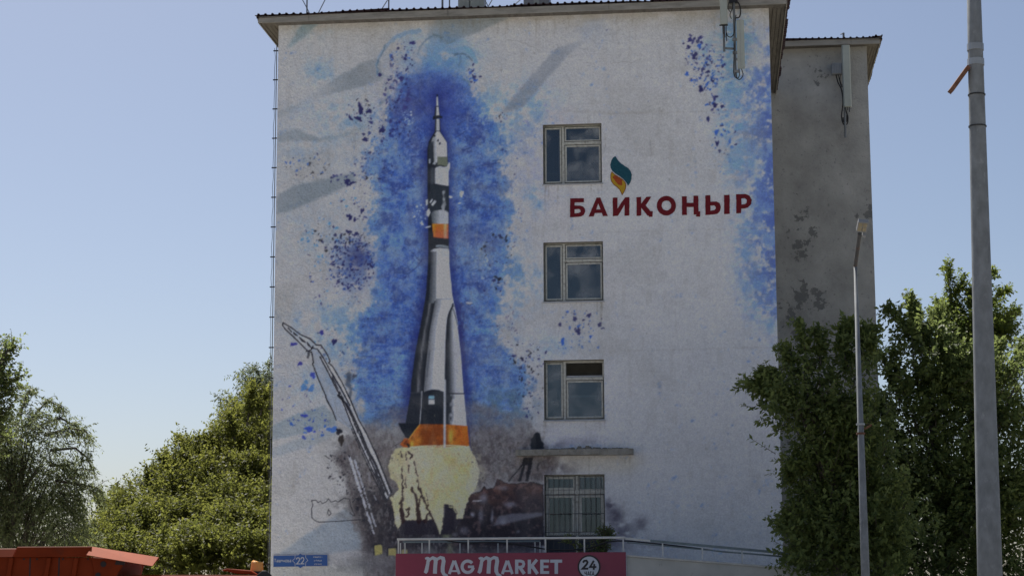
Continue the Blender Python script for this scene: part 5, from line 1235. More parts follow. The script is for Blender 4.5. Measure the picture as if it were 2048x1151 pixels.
def cyr(x_, y_, h, w, kind):
    b = y_ + h
    T = {'T': [[(x_, y_), (x_ + w, y_)], [(x_ + w / 2, y_), (x_ + w / 2, b)]], 'a': [[(x_, y_ + h * .15), (x_ + w * .8, y_), (x_ + w * .85, b)], [(x_ + w * .8, y_ + h * .5), (x_, y_ + h * .65), (x_ + w * .1, b), (x_ + w * .8, b - h * .1)]],
         'sh': [[(x_, y_), (x_, b), (x_ + w, b), (x_ + w, y_)], [(x_ + w / 2, y_), (x_ + w / 2, b)]], 'e': [[(x_, y_ + h * .5), (x_ + w, y_ + h * .45), (x_ + w * .7, y_), (x_ + w * .1, y_ + h * .2), (x_, y_ + h * .6), (x_ + w * .3, b), (x_ + w, b - h * .1)]],
         'n': [[(x_, y_), (x_, b)], [(x_ + w, y_), (x_ + w, b)], [(x_, y_ + h / 2), (x_ + w, y_ + h / 2)]], 'o': [[(x_, y_ + h * .5), (x_ + w * .2, y_), (x_ + w * .8, y_), (x_ + w, y_ + h * .5), (x_ + w * .8, b), (x_ + w * .2, b), (x_, y_ + h * .5)]],
         'v': [[(x_, b), (x_, y_), (x_ + w * .8, y_ + h * .1), (x_ + w * .5, y_ + h * .5), (x_ + w, y_ + h * .75), (x_ + w * .6, b), (x_, b)]], 'k': [[(x_, y_), (x_, b)], [(x_ + w, y_), (x_ + .1 * w, y_ + h * .5), (x_ + w, b)]], 's': [[(x_ + w, y_ + h * .15), (x_ + w * .4, y_), (x_, y_ + h * .5), (x_ + w * .4, b), (x_ + w, b - h * .15)]],
         'i': [[(x_ + w / 2, y_), (x_ + w / 2, b)]], 'u': [[(x_, y_), (x_ + w * .5, y_ + h * .65)], [(x_ + w, y_), (x_ + w * .2, b + h * .35)]], 'l': [[(x_, b), (x_ + w * .35, y_), (x_ + w, y_), (x_ + w, b)]], 'ts': [[(x_, y_), (x_, b), (x_ + w, b), (x_ + w, b + h * .2)], [(x_ + w * .8, y_), (x_ + w * .8, b)]],
         't': [[(x_ + w * .4, y_ - h * .4), (x_ + w * .4, b), (x_ + w, b)], [(x_, y_), (x_ + w, y_)]], 'r': [[(x_, y_), (x_, b)], [(x_, y_ + h * .4), (x_ + w * .5, y_), (x_ + w, y_ + h * .1)]], 'ee': [[(x_, y_ + h * .5), (x_ + w, y_ + h * .45), (x_ + w * .7, y_), (x_ + w * .1, y_ + h * .2), (x_, y_ + h * .6), (x_ + w * .3, b), (x_ + w, b - h * .1)]],
         'io': [[(x_, y_ + h * .5), (x_ + w * .3, y_), (x_ + w, y_ + h * .5), (x_ + w * .3, b), (x_, y_ + h * .5)], [(x_, y_ + h * .5), (x_ + w, y_ + h * .5)]], 'i_i': [[(x_, y_), (x_, b), (x_ + w, y_), (x_ + w, b)]]}
    return T[kind]
def word(ks, x_, y_, h, w, gap, big=None):
    out = []
    for i, k_ in enumerate(ks):
        if i == 0 and big: out.append(cyr(x_, y_ - big, h + big, w * 1.25, k_)); x_ += w * 1.25 + gap
        else: out.append(cyr(x_, y_, h, w, k_)); x_ += w + gap
    return out
stroke_text('letter', word(['T', 'a', 'sh', 'e', 'n', 'o', 'v', 'a'], 138, 372, 66, 48, 20, 30), .95, .026, M['platewhite'], pl, PL - .02, ZP)
stroke_text('letter', word(['k', 'io', 'sh', 'e', 's', 'i'], 1375, 262, 36, 36, 14), .6, .026, M['platewhite'], pl, PL - .02, ZP)
stroke_text('letter', word(['u', 'l', 'i_i', 'ts', 'a'], 1390, 374, 36, 38, 14), .6, .026, M['platewhite'], pl, PL - .02, ZP)
stroke_text('letter', word(['s', 't', 'r', 'ee', 'ee', 't'], 1405, 490, 34, 28, 12), .6, .026, M['platewhite'], pl, PL - .02, ZP)

# ================================================================ porch with ramp, railing and shop sign
OP = 4.6                                            # front of the porch, metres before the mural wall
def PP(x_, y_, off=OP): u_, z_ = on_plane(x_, y_, off); return (u_, -off, z_)
uS0 = PP(792, 1120)[0]; uS1 = PP(1252, 1120)[0]; zS = PP(1020, 1104.5)[2]; zP = zS - .10
uE = PP(1660, 1140)[0]; zWl = PP(1255, 1108)[2]; zWr = PP(1640, 1138)[2]; uWr = PP(1640, 1138)[0]
sl_ = (zWr - zWl) / (uWr - uS1); zEnd = zWl + sl_ * (uE - uS1)
porch = empty('porch'); porch.matrix_world = FRAME; tag(porch, 'whitewashed raised porch with a ramp wall sloping down to the right before the mural wall', 'porch')
s = MB(); s.box(uS0 + .02, uS1, -OP + .02, -2.4, 0.012, zP - .45); s.build('platform', M['whitewall'], porch)
s = MB(); s.hexa([(uS1 + .01, -OP + .02, .012), (uE, -OP + .02, .012), (uE, -OP + .24, .012), (uS1 + .01, -OP + .24, .012), (uS1 + .01, -OP + .02, zWl - .05), (uE, -OP + .02, zEnd - .05), (uE, -OP + .24, zEnd - .05), (uS1 + .01, -OP + .24, zWl - .05)])
s.build('ramp_wall', M['whitewall'], porch)
s = MB(); s.hexa([(uS1 + .01, -OP - .02, zWl - .046), (uE, -OP - .02, zEnd - .046), (uE, -OP + .28, zEnd - .046), (uS1 + .01, -OP + .28, zWl - .046), (uS1 + .01, -OP - .02, zWl), (uE, -OP - .02, zEnd), (uE, -OP + .28, zEnd), (uS1 + .01, -OP + .28, zWl)])
s.build('wall_cap', M['capstone'], porch, bevel=.008)
s = MB(); s.hexa([(uS1 + .01, -OP + .26, .012), (uE, -OP + .26, .012), (uE, -2.4, .012), (uS1 + .01, -2.4, .012), (uS1 + .01, -OP + .26, zWl - .5), (uE, -OP + .26, zEnd - .6), (uE, -2.4, zEnd - .6), (uS1 + .01, -2.4, zWl - .5)])
s.build('ramp_slab', M['concrete'], porch)
rl = empty('porch_railing'); rl.matrix_world = FRAME; tag(rl, 'white tube railing above the crimson shop sign, sloping down along the ramp', 'railing')
zR0 = PP(795, 1077)[2]; zR1 = PP(1250, 1075.5)[2]; zR2 = PP(1600, 1107.5)[2]; uR2 = PP(1600, 1107.5)[0]; srl = (zR2 - zR1) / (uR2 - uS1); zRE = zR1 + srl * (uE - uS1)
MB().box(uS0 - .0, uS1 - .02, -OP + .10, -OP + .16, zR0 - .025, zR0 + .025).build('top_rail', M['rail'], rl, bevel=.008)
def slope_rail(u_a, u_b, h, t, y_, mat, nm):
    za_, zb2 = zR1 + srl * (u_a - uS1) + h, zR1 + srl * (u_b - uS1) + h
    s_ = MB(); s_.hexa([(u_a, y_ - t, za_ - t), (u_b, y_ - t, zb2 - t), (u_b, y_ + t, zb2 - t), (u_a, y_ + t, za_ - t), (u_a, y_ - t, za_ + t), (u_b, y_ - t, zb2 + t), (u_b, y_ + t, zb2 + t), (u_a, y_ + t, za_ + t)]); s_.build(nm, mat, rl, bevel=.006)
uq = PP(1300, 1080)[0]
slope_rail(uS1 - .015, uq, 0, .024, -OP + .13, M['rail'], 'top_rail'); slope_rail(uq + .004, uE, 0, .028, -OP + .13, M['railblue'], 'top_rail')
slope_rail(uS1 + .02, uE, -.09, .014, -OP + .15, M['railblue'], 'lower_rail')
for x_ in (795, 857, 935, 1013, 1090, 1168, 1246):
    p = PP(x_, 1090); MB().box(p[0] - .016, p[0] + .016, -OP + .115, -OP + .147, zP - .5, zR0 - .026).build('post', M['rail'], rl)
for x_ in (1325, 1404.5, 1484, 1564.5, 1645):
    p = PP(x_, 1100); zt2 = zR1 + srl * (p[0] - uS1); MB().box(p[0] - .016, p[0] + .016, -OP + .115, -OP + .147, zWl + sl_ * (p[0] - uS1) - .03, zt2 - .03).build('post', M['rail'], rl)
rl2 = empty('porch_railing'); rl2.matrix_world = FRAME; tag(rl2, 'thinner pale railing behind the front railing over the sign, nearer the mural wall', 'railing')
OB2 = 3.0
pA, pB = PP(806, 1083, OB2), PP(1080, 1084.5, OB2)
MB().box(pA[0], pB[0], -OB2 - .025, -OB2 + .025, pA[2] - .02, pA[2] + .02).build('top_rail', M['railblue'], rl2)
for x_ in (801, 810, 844, 920, 996, 1070, 1080):
    p = PP(x_, 1090, OB2); MB().box(p[0] - .013, p[0] + .013, -OB2 - .013, -OB2 + .013, zP - .5, pA[2] - .021).build('post', M['rail'], rl2)
MB().box(PP(801, 1090, OB2)[0], pA[0], -OB2 - .01, -OB2 + .01, zP - .45, zP - .40).build('low_rail', M['rail'], rl2)
hc = empty('hanging_cable'); hc.matrix_world = FRAME; tag(hc, 'black cable sagging along the porch railing and down the ramp rail', 'cable')
cable([PP(*q, OP - .4) for q in ((880, 1076), (920, 1084), (1000, 1084), (1060, 1092), (1100, 1098), (1140, 1098.5), (1180, 1094), (1215, 1083), (1250, 1080.5), (1290, 1084), (1340, 1089), (1400, 1096), (1440, 1101.5), (1520, 1108), (1600, 1115), (1660, 1124))], .017, hc)
# shop sign
sg = empty('shop_sign'); sg.matrix_world = FRAME; tag(sg, 'crimson shop sign board with pale MAGMARKET lettering and a round 24-hour badge', 'sign')
zS0 = zS - .86
MB().box(uS0, uS1, -OP - .05, -OP, zS0, zS).build('board', M['signred'], sg, bevel=.006)
SPL = OP + .052
ZS = lambda pts: [(780 + x_ / 3.9385, 1060 + y_ / 3.9385) for x_, y_ in pts]
def sletter(strokes, widths): flat('letter', [[ribbon(ZS(st), w_ / 3.9385)] for st, w_ in zip(strokes, widths)], .006, M['signwhite'], sg, plane=SPL)
def bigm(x_):
    # lower-case m with a curled entry and a tail that swings under the next letter
    sletter([[(x_ + 6, 222), (x_ + 20, 214), (x_ + 36, 216)],
             [(x_ + 30, 212), (x_ + 26, 260), (x_ + 14, 318), (x_ + 4, 334)],
             [(x_ + 28, 250), (x_ + 46, 224), (x_ + 66, 213), (x_ + 84, 222), (x_ + 88, 246), (x_ + 84, 290), (x_ + 82, 338)],
             [(x_ + 84, 252), (x_ + 104, 222), (x_ + 126, 211), (x_ + 146, 218), (x_ + 151, 240), (x_ + 143, 290), (x_ + 143, 320), (x_ + 154, 344), (x_ + 184, 354)]],
            [16, [20, 26, 30, 24], [14, 20, 24, 28, 30, 30, 32], [14, 20, 24, 28, 30, 30, 30, 24, 12]])
def flatw(strokes): return strokes
# ribbon() accepts per-point widths in picture units
def sletter(strokes, widths):
    pcs = []
    for st, w_ in zip(strokes, widths):
        w2 = [q / 3.9385 for q in w_] if isinstance(w_, (list, tuple)) else w_ / 3.9385
        pcs.append([ribbon(ZS(st), w2)])
    flat('letter', pcs, .006, M['signwhite'], sg, plane=SPL)
bigm(272); bigm(694)
def capA(x_): sletter([[(x_ + 11, 341), (x_ + 48, 236)], [(x_ + 53, 236), (x_ + 90, 341)], [(x_ + 28, 318), (x_ + 74, 318)]], [22, 22, 14])
capA(456); capA(874)
sletter([[(655, 258)] + arc(612, 284, 42, 44, -40, -330, 22) + [(655, 288), (618, 288)]], [24]) if False else sletter([arc(612, 284, 44, 45, -38, -352, 24), [(662, 284), (614, 284)]], [24, 20])
sletter([[(998, 228), (998, 340)], [(1006, 239), (1030, 239), (1048, 246), (1054, 262), (1048, 280), (1030, 288), (1006, 288)], [(1022, 286), (1058, 340)]], [26, 22, 26])
sletter([[(1098, 228), (1098, 340)], [(1158, 228), (1104, 292)], [(1118, 276), (1162, 340)]], [26, 24, 26])
sletter([[(1196, 228), (1196, 340)], [(1208, 239), (1254, 239)], [(1208, 284), (1248, 284)], [(1208, 329), (1254, 329)]], [26, 22, 20, 22])
sletter([[(1262, 240), (1356, 240)], [(1310, 250), (1310, 340)]], [24, 27])
BC = (1568, 285)
flat('badge_ring', [[ZS(arc(*BC, 90, 93, 0, 355, 60)), ZS(arc(*BC, 78, 81, 0, 355, 60))]], .008, M['signdark'], sg, plane=SPL)
flat('badge_disc', [[ZS(arc(*BC, 78, 81, 0, 355, 60))]], .005, M['signwhite'], sg, plane=SPL)
def dk(strokes, w_, nm): flat(nm, [[ribbon(ZS(st), w_ / 3.9385)] for st in strokes], .009, M['signdark'], sg, plane=SPL)
dk([[(1520, 252), (1530, 238), (1548, 236), (1556, 248), (1550, 264), (1518, 299), (1562, 299)]], 16, 'digit')
dk([[(1606, 236), (1576, 286), (1626, 286)], [(1610, 262), (1604, 308)]], 15, 'digit')
for i, st in enumerate(([[(1535, 322), (1535, 336), (1545, 338)], [(1547, 320), (1547, 352)]], [[(1556, 352), (1564, 322), (1572, 352)], [(1558, 344), (1570, 344)]], [[(1588, 326), (1581, 322), (1578, 337), (1581, 351), (1588, 348)]], [[(1592, 352), (1600, 322), (1608, 352)], [(1594, 344), (1606, 344)]])):
    dk(st, 5.5, 'letter')

# ================================================================ poles
def mastpole(name, label, x_top, y_top, x_bot, y_bot, Y, r_top, r_bot, sides, cat):
    p = at_depth(x_bot, y_bot, Y); q = at_depth(x_top, y_top, Y); t = (0 - p.z) / (q.z - p.z)
    base = p + (q - p) * t
    e = empty(name, (base.x, base.y, 0)); tag(e, label, cat)
    return e, base, q
# near galvanised pole
Y1 = 25.0
e, base, top = mastpole('utility_pole', 'thick galvanised pole with clamp bands and a rusty strip, near the right edge', 1948, 0, 1980, 1151, Y1, .1, .15, 8, 'pole')
dirv = (top - base); tt = 11.5 / dirv.z; topx = dirv.x * tt; topy = dirv.y * tt
def polept(z): return Vector((dirv.x * z / dirv.z, dirv.y * z / dirv.z, z))
r0, r1 = 49 * Y1 / FPX / 2, 29 * Y1 / FPX / 2
zt = top.z
rad = lambda z: r0 + (r1 - r0) * (z - 2.0) / (zt - 2.0)
MB().tube([polept(z) for z in (0.02, 3, 6, 9, 11.5)], [rad(z) for z in (0.02, 3, 6, 9, 11.5)], 32).build('shaft', M['galv'], e, smooth=True)
MB().tube([polept(0), polept(.02)], .3, 12).build('base_plate', M['galv'], e)
for yy, mt, hh in ((95, 'galvl', .045), (125, 'galvl', .045), (190, 'cable', .008), (253, 'cable', .008)):
    z = at_depth(1950, yy, Y1).z; MB().tube([polept(z - hh), polept(z + hh)], rad(z) + .012, 16).build('clamp_band', M[mt], e)
p = at_depth(1935, 136, Y1) - e.location; q = at_depth(1901, 183, Y1) - e.location
dvec = (q - p); nrm = Vector((-dvec.z, 0, dvec.x)).normalized() * .028
s = MB(); pts = [p + nrm, p - nrm, q - nrm, q + nrm]; s.add([(v.x, v.y - .09, v.z) for v in pts] + [(v.x, v.y + .09, v.z) for v in pts], [(0, 1, 2, 3), (7, 6, 5, 4), (0, 1, 5, 4), (1, 2, 6, 5), (2, 3, 7, 6), (3, 0, 4, 7)])
s.build('rusty_strip', M['rust'], e)
# street lamp
Y2 = 37.0
e, base, top = mastpole('street_lamp', 'slender grey street lamp with square floodlight head in front of the grey wing', 1710.5, 530, 1731, 1151, Y2, .04, .07, 8, 'street lamp')
dirv = top - base
lp = lambda z: Vector((dirv.x * z / dirv.z, dirv.y * z / dirv.z, z))
zt = top.z
MB().tube([lp(z) for z in (.0, 3.0, zt)], [.095, .078, .032], 20).build('shaft', M['galv'], e, smooth=True)
MB().tube([lp(0), lp(.03)], .2, 10).build('base_plate', M['galv'], e)
ah = at_depth(1719, 466, Y2) - e.location + Vector((0, -.9, .2)); ah2 = at_depth(1719.5, 467, Y2 - .9) - e.location
MB().tube([lp(zt - .01), ah2], .040, 10).build('arm', M['bar'], e)
hd = ah2 + Vector((.03, -.05, .05))
m4 = Matrix.Translation(hd) @ Matrix.Rotation(R(-30), 4, 'X') @ Matrix.Rotation(R(8), 4, 'Y')
def boxm(name, x0, x1, y0, y1, z0, z1, mat):
    s_ = MB(); s_.box(x0, x1, y0, y1, z0, z1); s_.v = [tuple(m4 @ Vector(v)) for v in s_.v]; s_.build(name, M[mat], e, bevel=.006)
boxm('lamp_head', -.10, .10, -.24, .05, .0, .09, 'greycase')
for ix_ in (0, 1):
    for iy_ in (0, 1): boxm('lens', -.082 + .086 * ix_, -.006 + .086 * ix_, -.22 + .125 * iy_, -.11 + .125 * iy_, -.012, .001, 'lens')
boxm('driver_box', .02, .09, .06, .14, -.06, .02, 'greycase')
z = at_depth(1722, 857, Y2).z
for dz in (-.09, .09): MB().tube([lp(z + dz - .02), lp(z + dz + .02)], .085, 10).build('clamp_band', M['rust' if dz < 0 else 'galvl'], e)
pz = lp(z); MB().hexa([(pz.x + .05, pz.y - .1, z - .03), (pz.x + .2, pz.y - .1, z + .05), (pz.x + .2, pz.y - .06, z + .05), (pz.x + .05, pz.y - .06, z - .03), (pz.x + .05, pz.y - .1, z + .01), (pz.x + .2, pz.y - .1, z + .09), (pz.x + .2, pz.y - .06, z + .09), (pz.x + .05, pz.y - .06, z + .01)]).build('bracket_strip', M['rust'], e)

# ================================================================ dump truck, lower left
YT = 36.0
def T3(x_, y_, d=0): p_ = at_depth(x_, y_, YT + d); return p_
tr = empty('dump_truck', (T3(150, 1151).x, YT, 0)); tag(tr, 'orange-red dump truck passing in front of the trees, its raised body and cab roof showing', 'truck')
TO = tr.location
def tp(x_, y_, d): return T3(x_, y_, d) - TO
mm = YT / FPX                                        # metres per picture unit at the truck
xz = lambda x_, y_: ((T3(x_, y_).x - TO.x), T3(x_, y_).z)
# body side (near), swept back edge near the cab
def pan(name, pts, y0, y1, mat, bev=.01):
    return MB().prism([xz(*q) for q in pts], y0, y1).build(name, M[mat], tr, bevel=bev)
pan('body_side', [(-620, 1113), (243, 1113), (232, 1151), (222, 1185), (-620, 1185)], 0, .06, 'truck')
pan('body_side', [(-620, 1113), (243, 1113), (232, 1151), (222, 1185), (-620, 1185)], 2.34, 2.4, 'truck')
b_ = MB(); (xa, za_), (xb, zb2) = xz(-620, 1185), xz(222, 1185); b_.box(xa, xb, .061, 2.339, za_ + .02, za_ + .1); b_.build('body_floor', M['truck'], tr)
pan('body_front', [(222, 1185), (234, 1112), (240, 1112), (228, 1185)], .061, 2.339, 'truck')
for x_ in (20, 95, 150): pan('side_rib', [(x_, 1114), (x_ + 9, 1114), (x_ - 3, 1185), (x_ - 12, 1185)], -.07, -.001, 'truck')
# top rim: tilted flange along the side
(xa, z1), (xb, z2) = xz(36, 1092.5), xz(184, 1092)
zr_ = xz(100, 1113)[1]
MB().hexa([(xa - .06, -.10, zr_), (xb - .05, -.10, zr_), (xb - .05, .06, zr_), (xa - .06, .06, zr_), (xa, -.06, z1), (xb, -.06, z1), (xb, .06, z1), (xa, .06, z1)]).build('top_rim', M['truck'], tr, bevel=.008)
(xc, z3) = xz(-620, 1099)
MB().hexa([(xc, -.1, zr_), (xa - .064, -.1, zr_), (xa - .064, .06, zr_), (xc, .06, zr_), (xc, .02, z3), (xa - .03, .02, z3), (xa - .03, .06, z3), (xc, .06, z3)]).build('rear_rim', M['truck'], tr, bevel=.008)
# canopy over the cab: sloping plate with upturned near flange
(xd, z4), (xe, z5), (xf, z6) = xz(184, 1092), xz(316, 1113), xz(309, 1131)
xg, z7 = xz(178, 1109)
MB().add([(xd, .02, z4), (xe, .06, z5), (xf, -.22, z6), (xg, -.22, z7), (xd, .06, z4), (xe, .10, z5), (xf, -.18, z6 - .01), (xg, -.18, z7 - .01)], [(0, 1, 2, 3), (7, 6, 5, 4), (0, 1, 5, 4), (1, 2, 6, 5), (2, 3, 7, 6), (3, 0, 4, 7)]).build('canopy_flange', M['trucklit'], tr)
MB().hexa([(xd, .07, z4 - .07), (xe, .11, z5 - .05), (xe - .5, 2.4, z5 - .05), (xd, 2.4, z4 - .07), (xd, .07, z4 - .03), (xe, .11, z5 - .01), (xe - .5, 2.4, z5 - .01), (xd, 2.4, z4 - .03)]).build('canopy_plate', M['truck'], tr)
pan('canopy_gusset', [(184, 1113), (252, 1118), (243, 1136), (232, 1151), (190, 1151)], -.05, .0, 'truck')
for (x_, y_, r_) in ((208, 1127, .055), (197, 1149, .05)):
    c = xz(x_, y_); MB().tube([(c[0], -.062, c[1]), (c[0], -.045, c[1])], r_, 14).build('hole', M['truckdark'], tr)
pan('shadow_gap', [(234, 1120), (252, 1121), (250, 1129), (231, 1128)], -.066, -.052, 'truckdark', 0)
for x_ in (-40, 60, 118):
    c = xz(x_, 1131); MB().box(c[0] - .012, c[0] + .012, -.006, -.001, c[1] - .5, c[1] + .16).build('panel_seam', M['truckdark'], tr)
for x_ in (48, 74, 100, 126, 152, 176):
    c = xz(x_, 1117); MB().tube([(c[0], -.012, c[1]), (c[0], -.001, c[1])], .018, 8).build('rivet', M['truckdark'], tr)
# cab
pan('cab', [(246, 1150.5), (300, 1148.5), (440, 1148.5), (520, 1149), (560, 1165), (575, 1200), (575, 1300), (246, 1300)], -.05, 2.3, 'truck', .03)
pan('roof_visor', [(440, 1139), (452, 1135.5), (500, 1140), (512, 1147), (512, 1149), (470, 1146)], .1, 2.1, 'truck')
pan('cab_window', [(420, 1172), (540, 1176), (556, 1215), (420, 1215)], -.056, -.05, 'blackplastic', 0)
c = xz(507, 1131); bc = empty('beacon_base', parent=None); bpy.data.objects.remove(bc)
hb = .20
s = MB(); s.tube([(c[0], .5, c[1] - .09), (c[0], .5, c[1] - .085), (c[0], .5, c[1] + .06), (c[0] - .004, .5, c[1] + .085), (c[0], .5, c[1] + .095)], [.128, .126, .114, .106, .08], 20); o = s.build('beacon', M['amber'], tr, smooth=False)
MB().tube([(c[0], .5, c[1] - .13), (c[0], .5, c[1] - .092)], .125, 20).build('beacon_base', M['blackplastic'], tr)
pan('mirror', [(517, 1149), (528, 1140), (535, 1140), (546, 1149), (546, 1175), (520, 1175)], -.25, -.17, 'blackplastic')
zc_ = .52
for x_ in (-560, -430, 60, 430):
    X_ = xz(x_, 1151)[0]
    for y_ in (.0, 2.1):
        MB().tube([(X_, y_, zc_), (X_, y_ + .28, zc_)], .5, 24).build('tyre', M['tyre'], tr, bevel=.03)
        MB().tube([(X_, y_ - .01, zc_), (X_, y_ + .05, zc_)], .27, 18).build('rim', M['greycase'], tr)
(xa, _), (xb, _) = xz(-600, 1151), xz(560, 1151)
for y_ in (.6, 1.6): MB().box(xa, xb, y_, y_ + .12, .75, 1.0).build('chassis_beam', M['truckdark'], tr)

# ================================================================ trees
def leafmesh(name, centers, dirs, normals, length, width, tone, mat, parent):
    """folded leaf blades: 4 vertices, 2 triangles each"""
    n = len(centers); d = dirs / np.linalg.norm(dirs, axis=1, keepdims=True); nr = normals - (normals * d).sum(1, keepdims=True) * d
    nr /= np.maximum(np.linalg.norm(nr, axis=1, keepdims=True), 1e-6); sd = np.cross(d, nr)
    L_, W_ = length[:, None], width[:, None]
    v = np.stack([centers, centers + d * L_ * .5 + sd * W_ * .5 + nr * W_ * .18, centers + d * L_, centers + d * L_ * .5 - sd * W_ * .5 + nr * W_ * .18], 1).reshape(-1, 3)
    me = bpy.data.meshes.new(name); me.vertices.add(n * 4); me.vertices.foreach_set('co', v.astype(np.float32).ravel())
    b = np.arange(n, dtype=np.int32)[:, None] * 4; tri = np.concatenate([b + (0, 1, 2), b + (0, 2, 3)], 1).astype(np.int32).ravel()
    me.loops.add(len(tri)); me.loops.foreach_set('vertex_index', tri); nf = len(tri) // 3
    me.polygons.add(nf); me.polygons.foreach_set('loop_start', np.arange(0, nf * 3, 3, dtype=np.int32)); me.polygons.foreach_set('loop_total', np.full(nf, 3, np.int32))
    me.update(calc_edges=True)
    at = me.attributes.new('tone', 'FLOAT', 'POINT'); at.data.foreach_set('value', np.repeat(tone, 4).astype(np.float32))
    o_ = link(name, me, mat, parent); o_['kind'] = 'stuff'; return o_
def unit(v): return v / np.maximum(np.linalg.norm(v, axis=-1, keepdims=True), 1e-9)
def tree(name, label, cat_group, base, lobes, nsh, leaves, leaf, mat, seed, droop=0.0, upright=.5, trunk_r=.16, shoot=(.3, .7), tonebias=0.0, clump=.42, cover=1.0, sprays=(), spray_n=26, spray_sh=(.25, .5)):
    """lobes: ellipsoids (x,y,z,rx,ry,rz) in world space. Each lobe holds leaf clumps; each clump is a fan of shoots carrying paired leaves.
    sprays: polylines of world points, single branches that reach out of the crown"""
    r = np.random.RandomState(seed); base = np.array(base, float)
    e_ = empty(name, tuple(base)); tag(e_, label, 'tree', cat_group)
    lob = np.array(lobes, float); vol = (lob[:, 3] * lob[:, 4] * lob[:, 5]) ** .7; pr = vol / vol.sum()
    cen = (lob[:, :3] * pr[:, None]).sum(0)
    tb = MB(); hh = max(cen[2] - base[2], 0) * .8 + .3
    path = [np.array([0, 0, 0.])] + [np.array([(cen[0] - base[0]) * t ** 1.5 + r.uniform(-.5, .5) * trunk_r, (cen[1] - base[1]) * t ** 1.5 + r.uniform(-.5, .5) * trunk_r, hh * t]) for t in (.25, .5, .75, 1)]
    tb.tube([tuple(p_) for p_ in path], [trunk_r, trunk_r * .85, trunk_r * .75, trunk_r * .62, trunk_r * .5], 9); tb.build('trunk', M['bark'], e_, smooth=True)
    lb = MB()
    for q_ in lob:
        tgt = q_[:3] + np.array([0, 0, q_[5] * .35]) - base; st = path[r.randint(2, 5)]; k3 = np.abs(tgt - st).max(); mid = (st + tgt) / 2 + r.uniform(-.08, .08, 3) * k3
        lb.tube([tuple(st), tuple((st + mid) / 2 + r.uniform(-.03, .03, 3) * k3), tuple(mid), tuple((mid + tgt) / 2), tuple(tgt)], [trunk_r * .42, trunk_r * .36, trunk_r * .28, trunk_r * .18, trunk_r * .08], 6)
        for _ in range(6):
            t2 = tgt + r.uniform(-1, 1, 3) * q_[3:] * .9; lb.tube([tuple(mid), tuple((mid + t2) / 2 + r.uniform(-.05, .05, 3) * k3), tuple(t2)], [trunk_r * .2, trunk_r * .13, trunk_r * .04], 5)
    # clump centres, towards the outside of the lobes
    per = 20; ncl = max(nsh // per, 1)
    kk = r.choice(len(lob), ncl, p=pr); q_ = lob[kk]; d = unit(r.normal(size=(ncl, 3)))
    cc = q_[:, :3] + d * q_[:, 3:] * (r.uniform(.35, 1.0, ncl) ** .6)[:, None]
    ctone = r.normal(size=ncl) * .13; cs = clump * r.uniform(.5, 1.25, ncl)
    idx = np.repeat(np.arange(ncl), per)
    off = r.normal(size=(len(idx), 3)) * np.array([1, 1, .75])
    p0 = cc[idx] + off * cs[idx][:, None] * .40
    g = unit(unit(off) * .8 + d[idx] * (1 - upright) + np.array([0, 0, 1.]) * upright * 1.3 + r.normal(size=(len(idx), 3)) * .3)
    ln = r.uniform(shoot[0], shoot[1], len(idx)); ct = ctone[idx]
    ex_p, ex_g, ex_l = [], [], []
    for sp in sprays:
        S_ = np.array([list(v) for v in sp]); lb.tube([tuple(v - base) for v in S_], [.03 * (1 - i / len(S_)) + .005 for i in range(len(S_))], 4, False)
        seg = np.linalg.norm(np.diff(S_, axis=0), axis=1); cum = np.concatenate([[0], np.cumsum(seg)]) / seg.sum()
        for _ in range(spray_n):
            t = r.rand() ** .8; p_ = np.array([np.interp(t, cum, S_[:, i]) for i in range(3)]); tg = unit(np.array([np.interp(min(t + .05, 1), cum, S_[:, i]) - np.interp(max(t - .05, 0), cum, S_[:, i]) for i in range(3)]))
            ex_p.append(p_ + r.normal(size=3) * .05); ex_g.append(unit(tg * .8 + r.normal(size=3) * .5)); ex_l.append(r.uniform(*spray_sh))
    if ex_p:
        p0 = np.concatenate([p0, ex_p]); g = np.concatenate([g, ex_g]); ln = np.concatenate([ln, ex_l]); ct = np.concatenate([ct, r.normal(size=len(ex_p)) * .1 + .1])
    ns = len(p0); m = leaves; t = (np.arange(m) + .5) / m
    t = np.clip(t[None, :] + r.uniform(-.06, .06, (ns, m)), 0, 1)
    pos = p0[:, None] + g[:, None] * (ln[:, None] * t)[..., None]
    pos[..., 2] -= droop * (ln[:, None] * t) ** 2 * .9
    tang = g[:, None] + np.zeros_like(pos); tang[..., 2] -= droop * 1.8 * ln[:, None] * t; tang = unit(tang)
    side = unit(np.cross(tang, r.normal(size=(ns, 1, 3)) + np.zeros_like(tang))) * np.where(np.arange(m) % 2 == 0, 1, -1)[None, :, None]
    ld = unit(tang * .55 + side * .8 + r.normal(size=pos.shape) * .3 + np.array([0, 0, -.15 - .5 * droop]))
    nr = np.array([0, 0, 1.]) * .6 + r.normal(size=pos.shape) * .6
    L_ = leaf[0] * .7 + (leaf[1] * 1.15 - leaf[0] * .7) * r.rand(*pos.shape[:2]) ** 1.3; W_ = L_ * leaf[2]
    tone = np.clip(.45 + tonebias + ct[:, None] + r.normal(size=(ns, 1)) * .08 + r.normal(size=(ns, m)) * .12 + (t - .5) * .3, 0, 1)
    leafmesh('crown', (pos.reshape(-1, 3) - base), ld.reshape(-1, 3), nr.reshape(-1, 3), L_.ravel(), W_.ravel(), tone.ravel(), mat, e_)
    for i in r.choice(ns, min(ns, 420), replace=False):
        a_ = p0[i] - base; l_ = ln[i]; lb.tube([tuple(a_ + g[i] * l_ * s_ - np.array([0, 0, droop * (l_ * s_) ** 2 * .9])) for s_ in (0, .6, 1)], [.010, .007, .003], 3, False)
    o_ = lb.build('limbs', M['bark'], e_, smooth=True); o_['kind'] = 'stuff'
    return e_
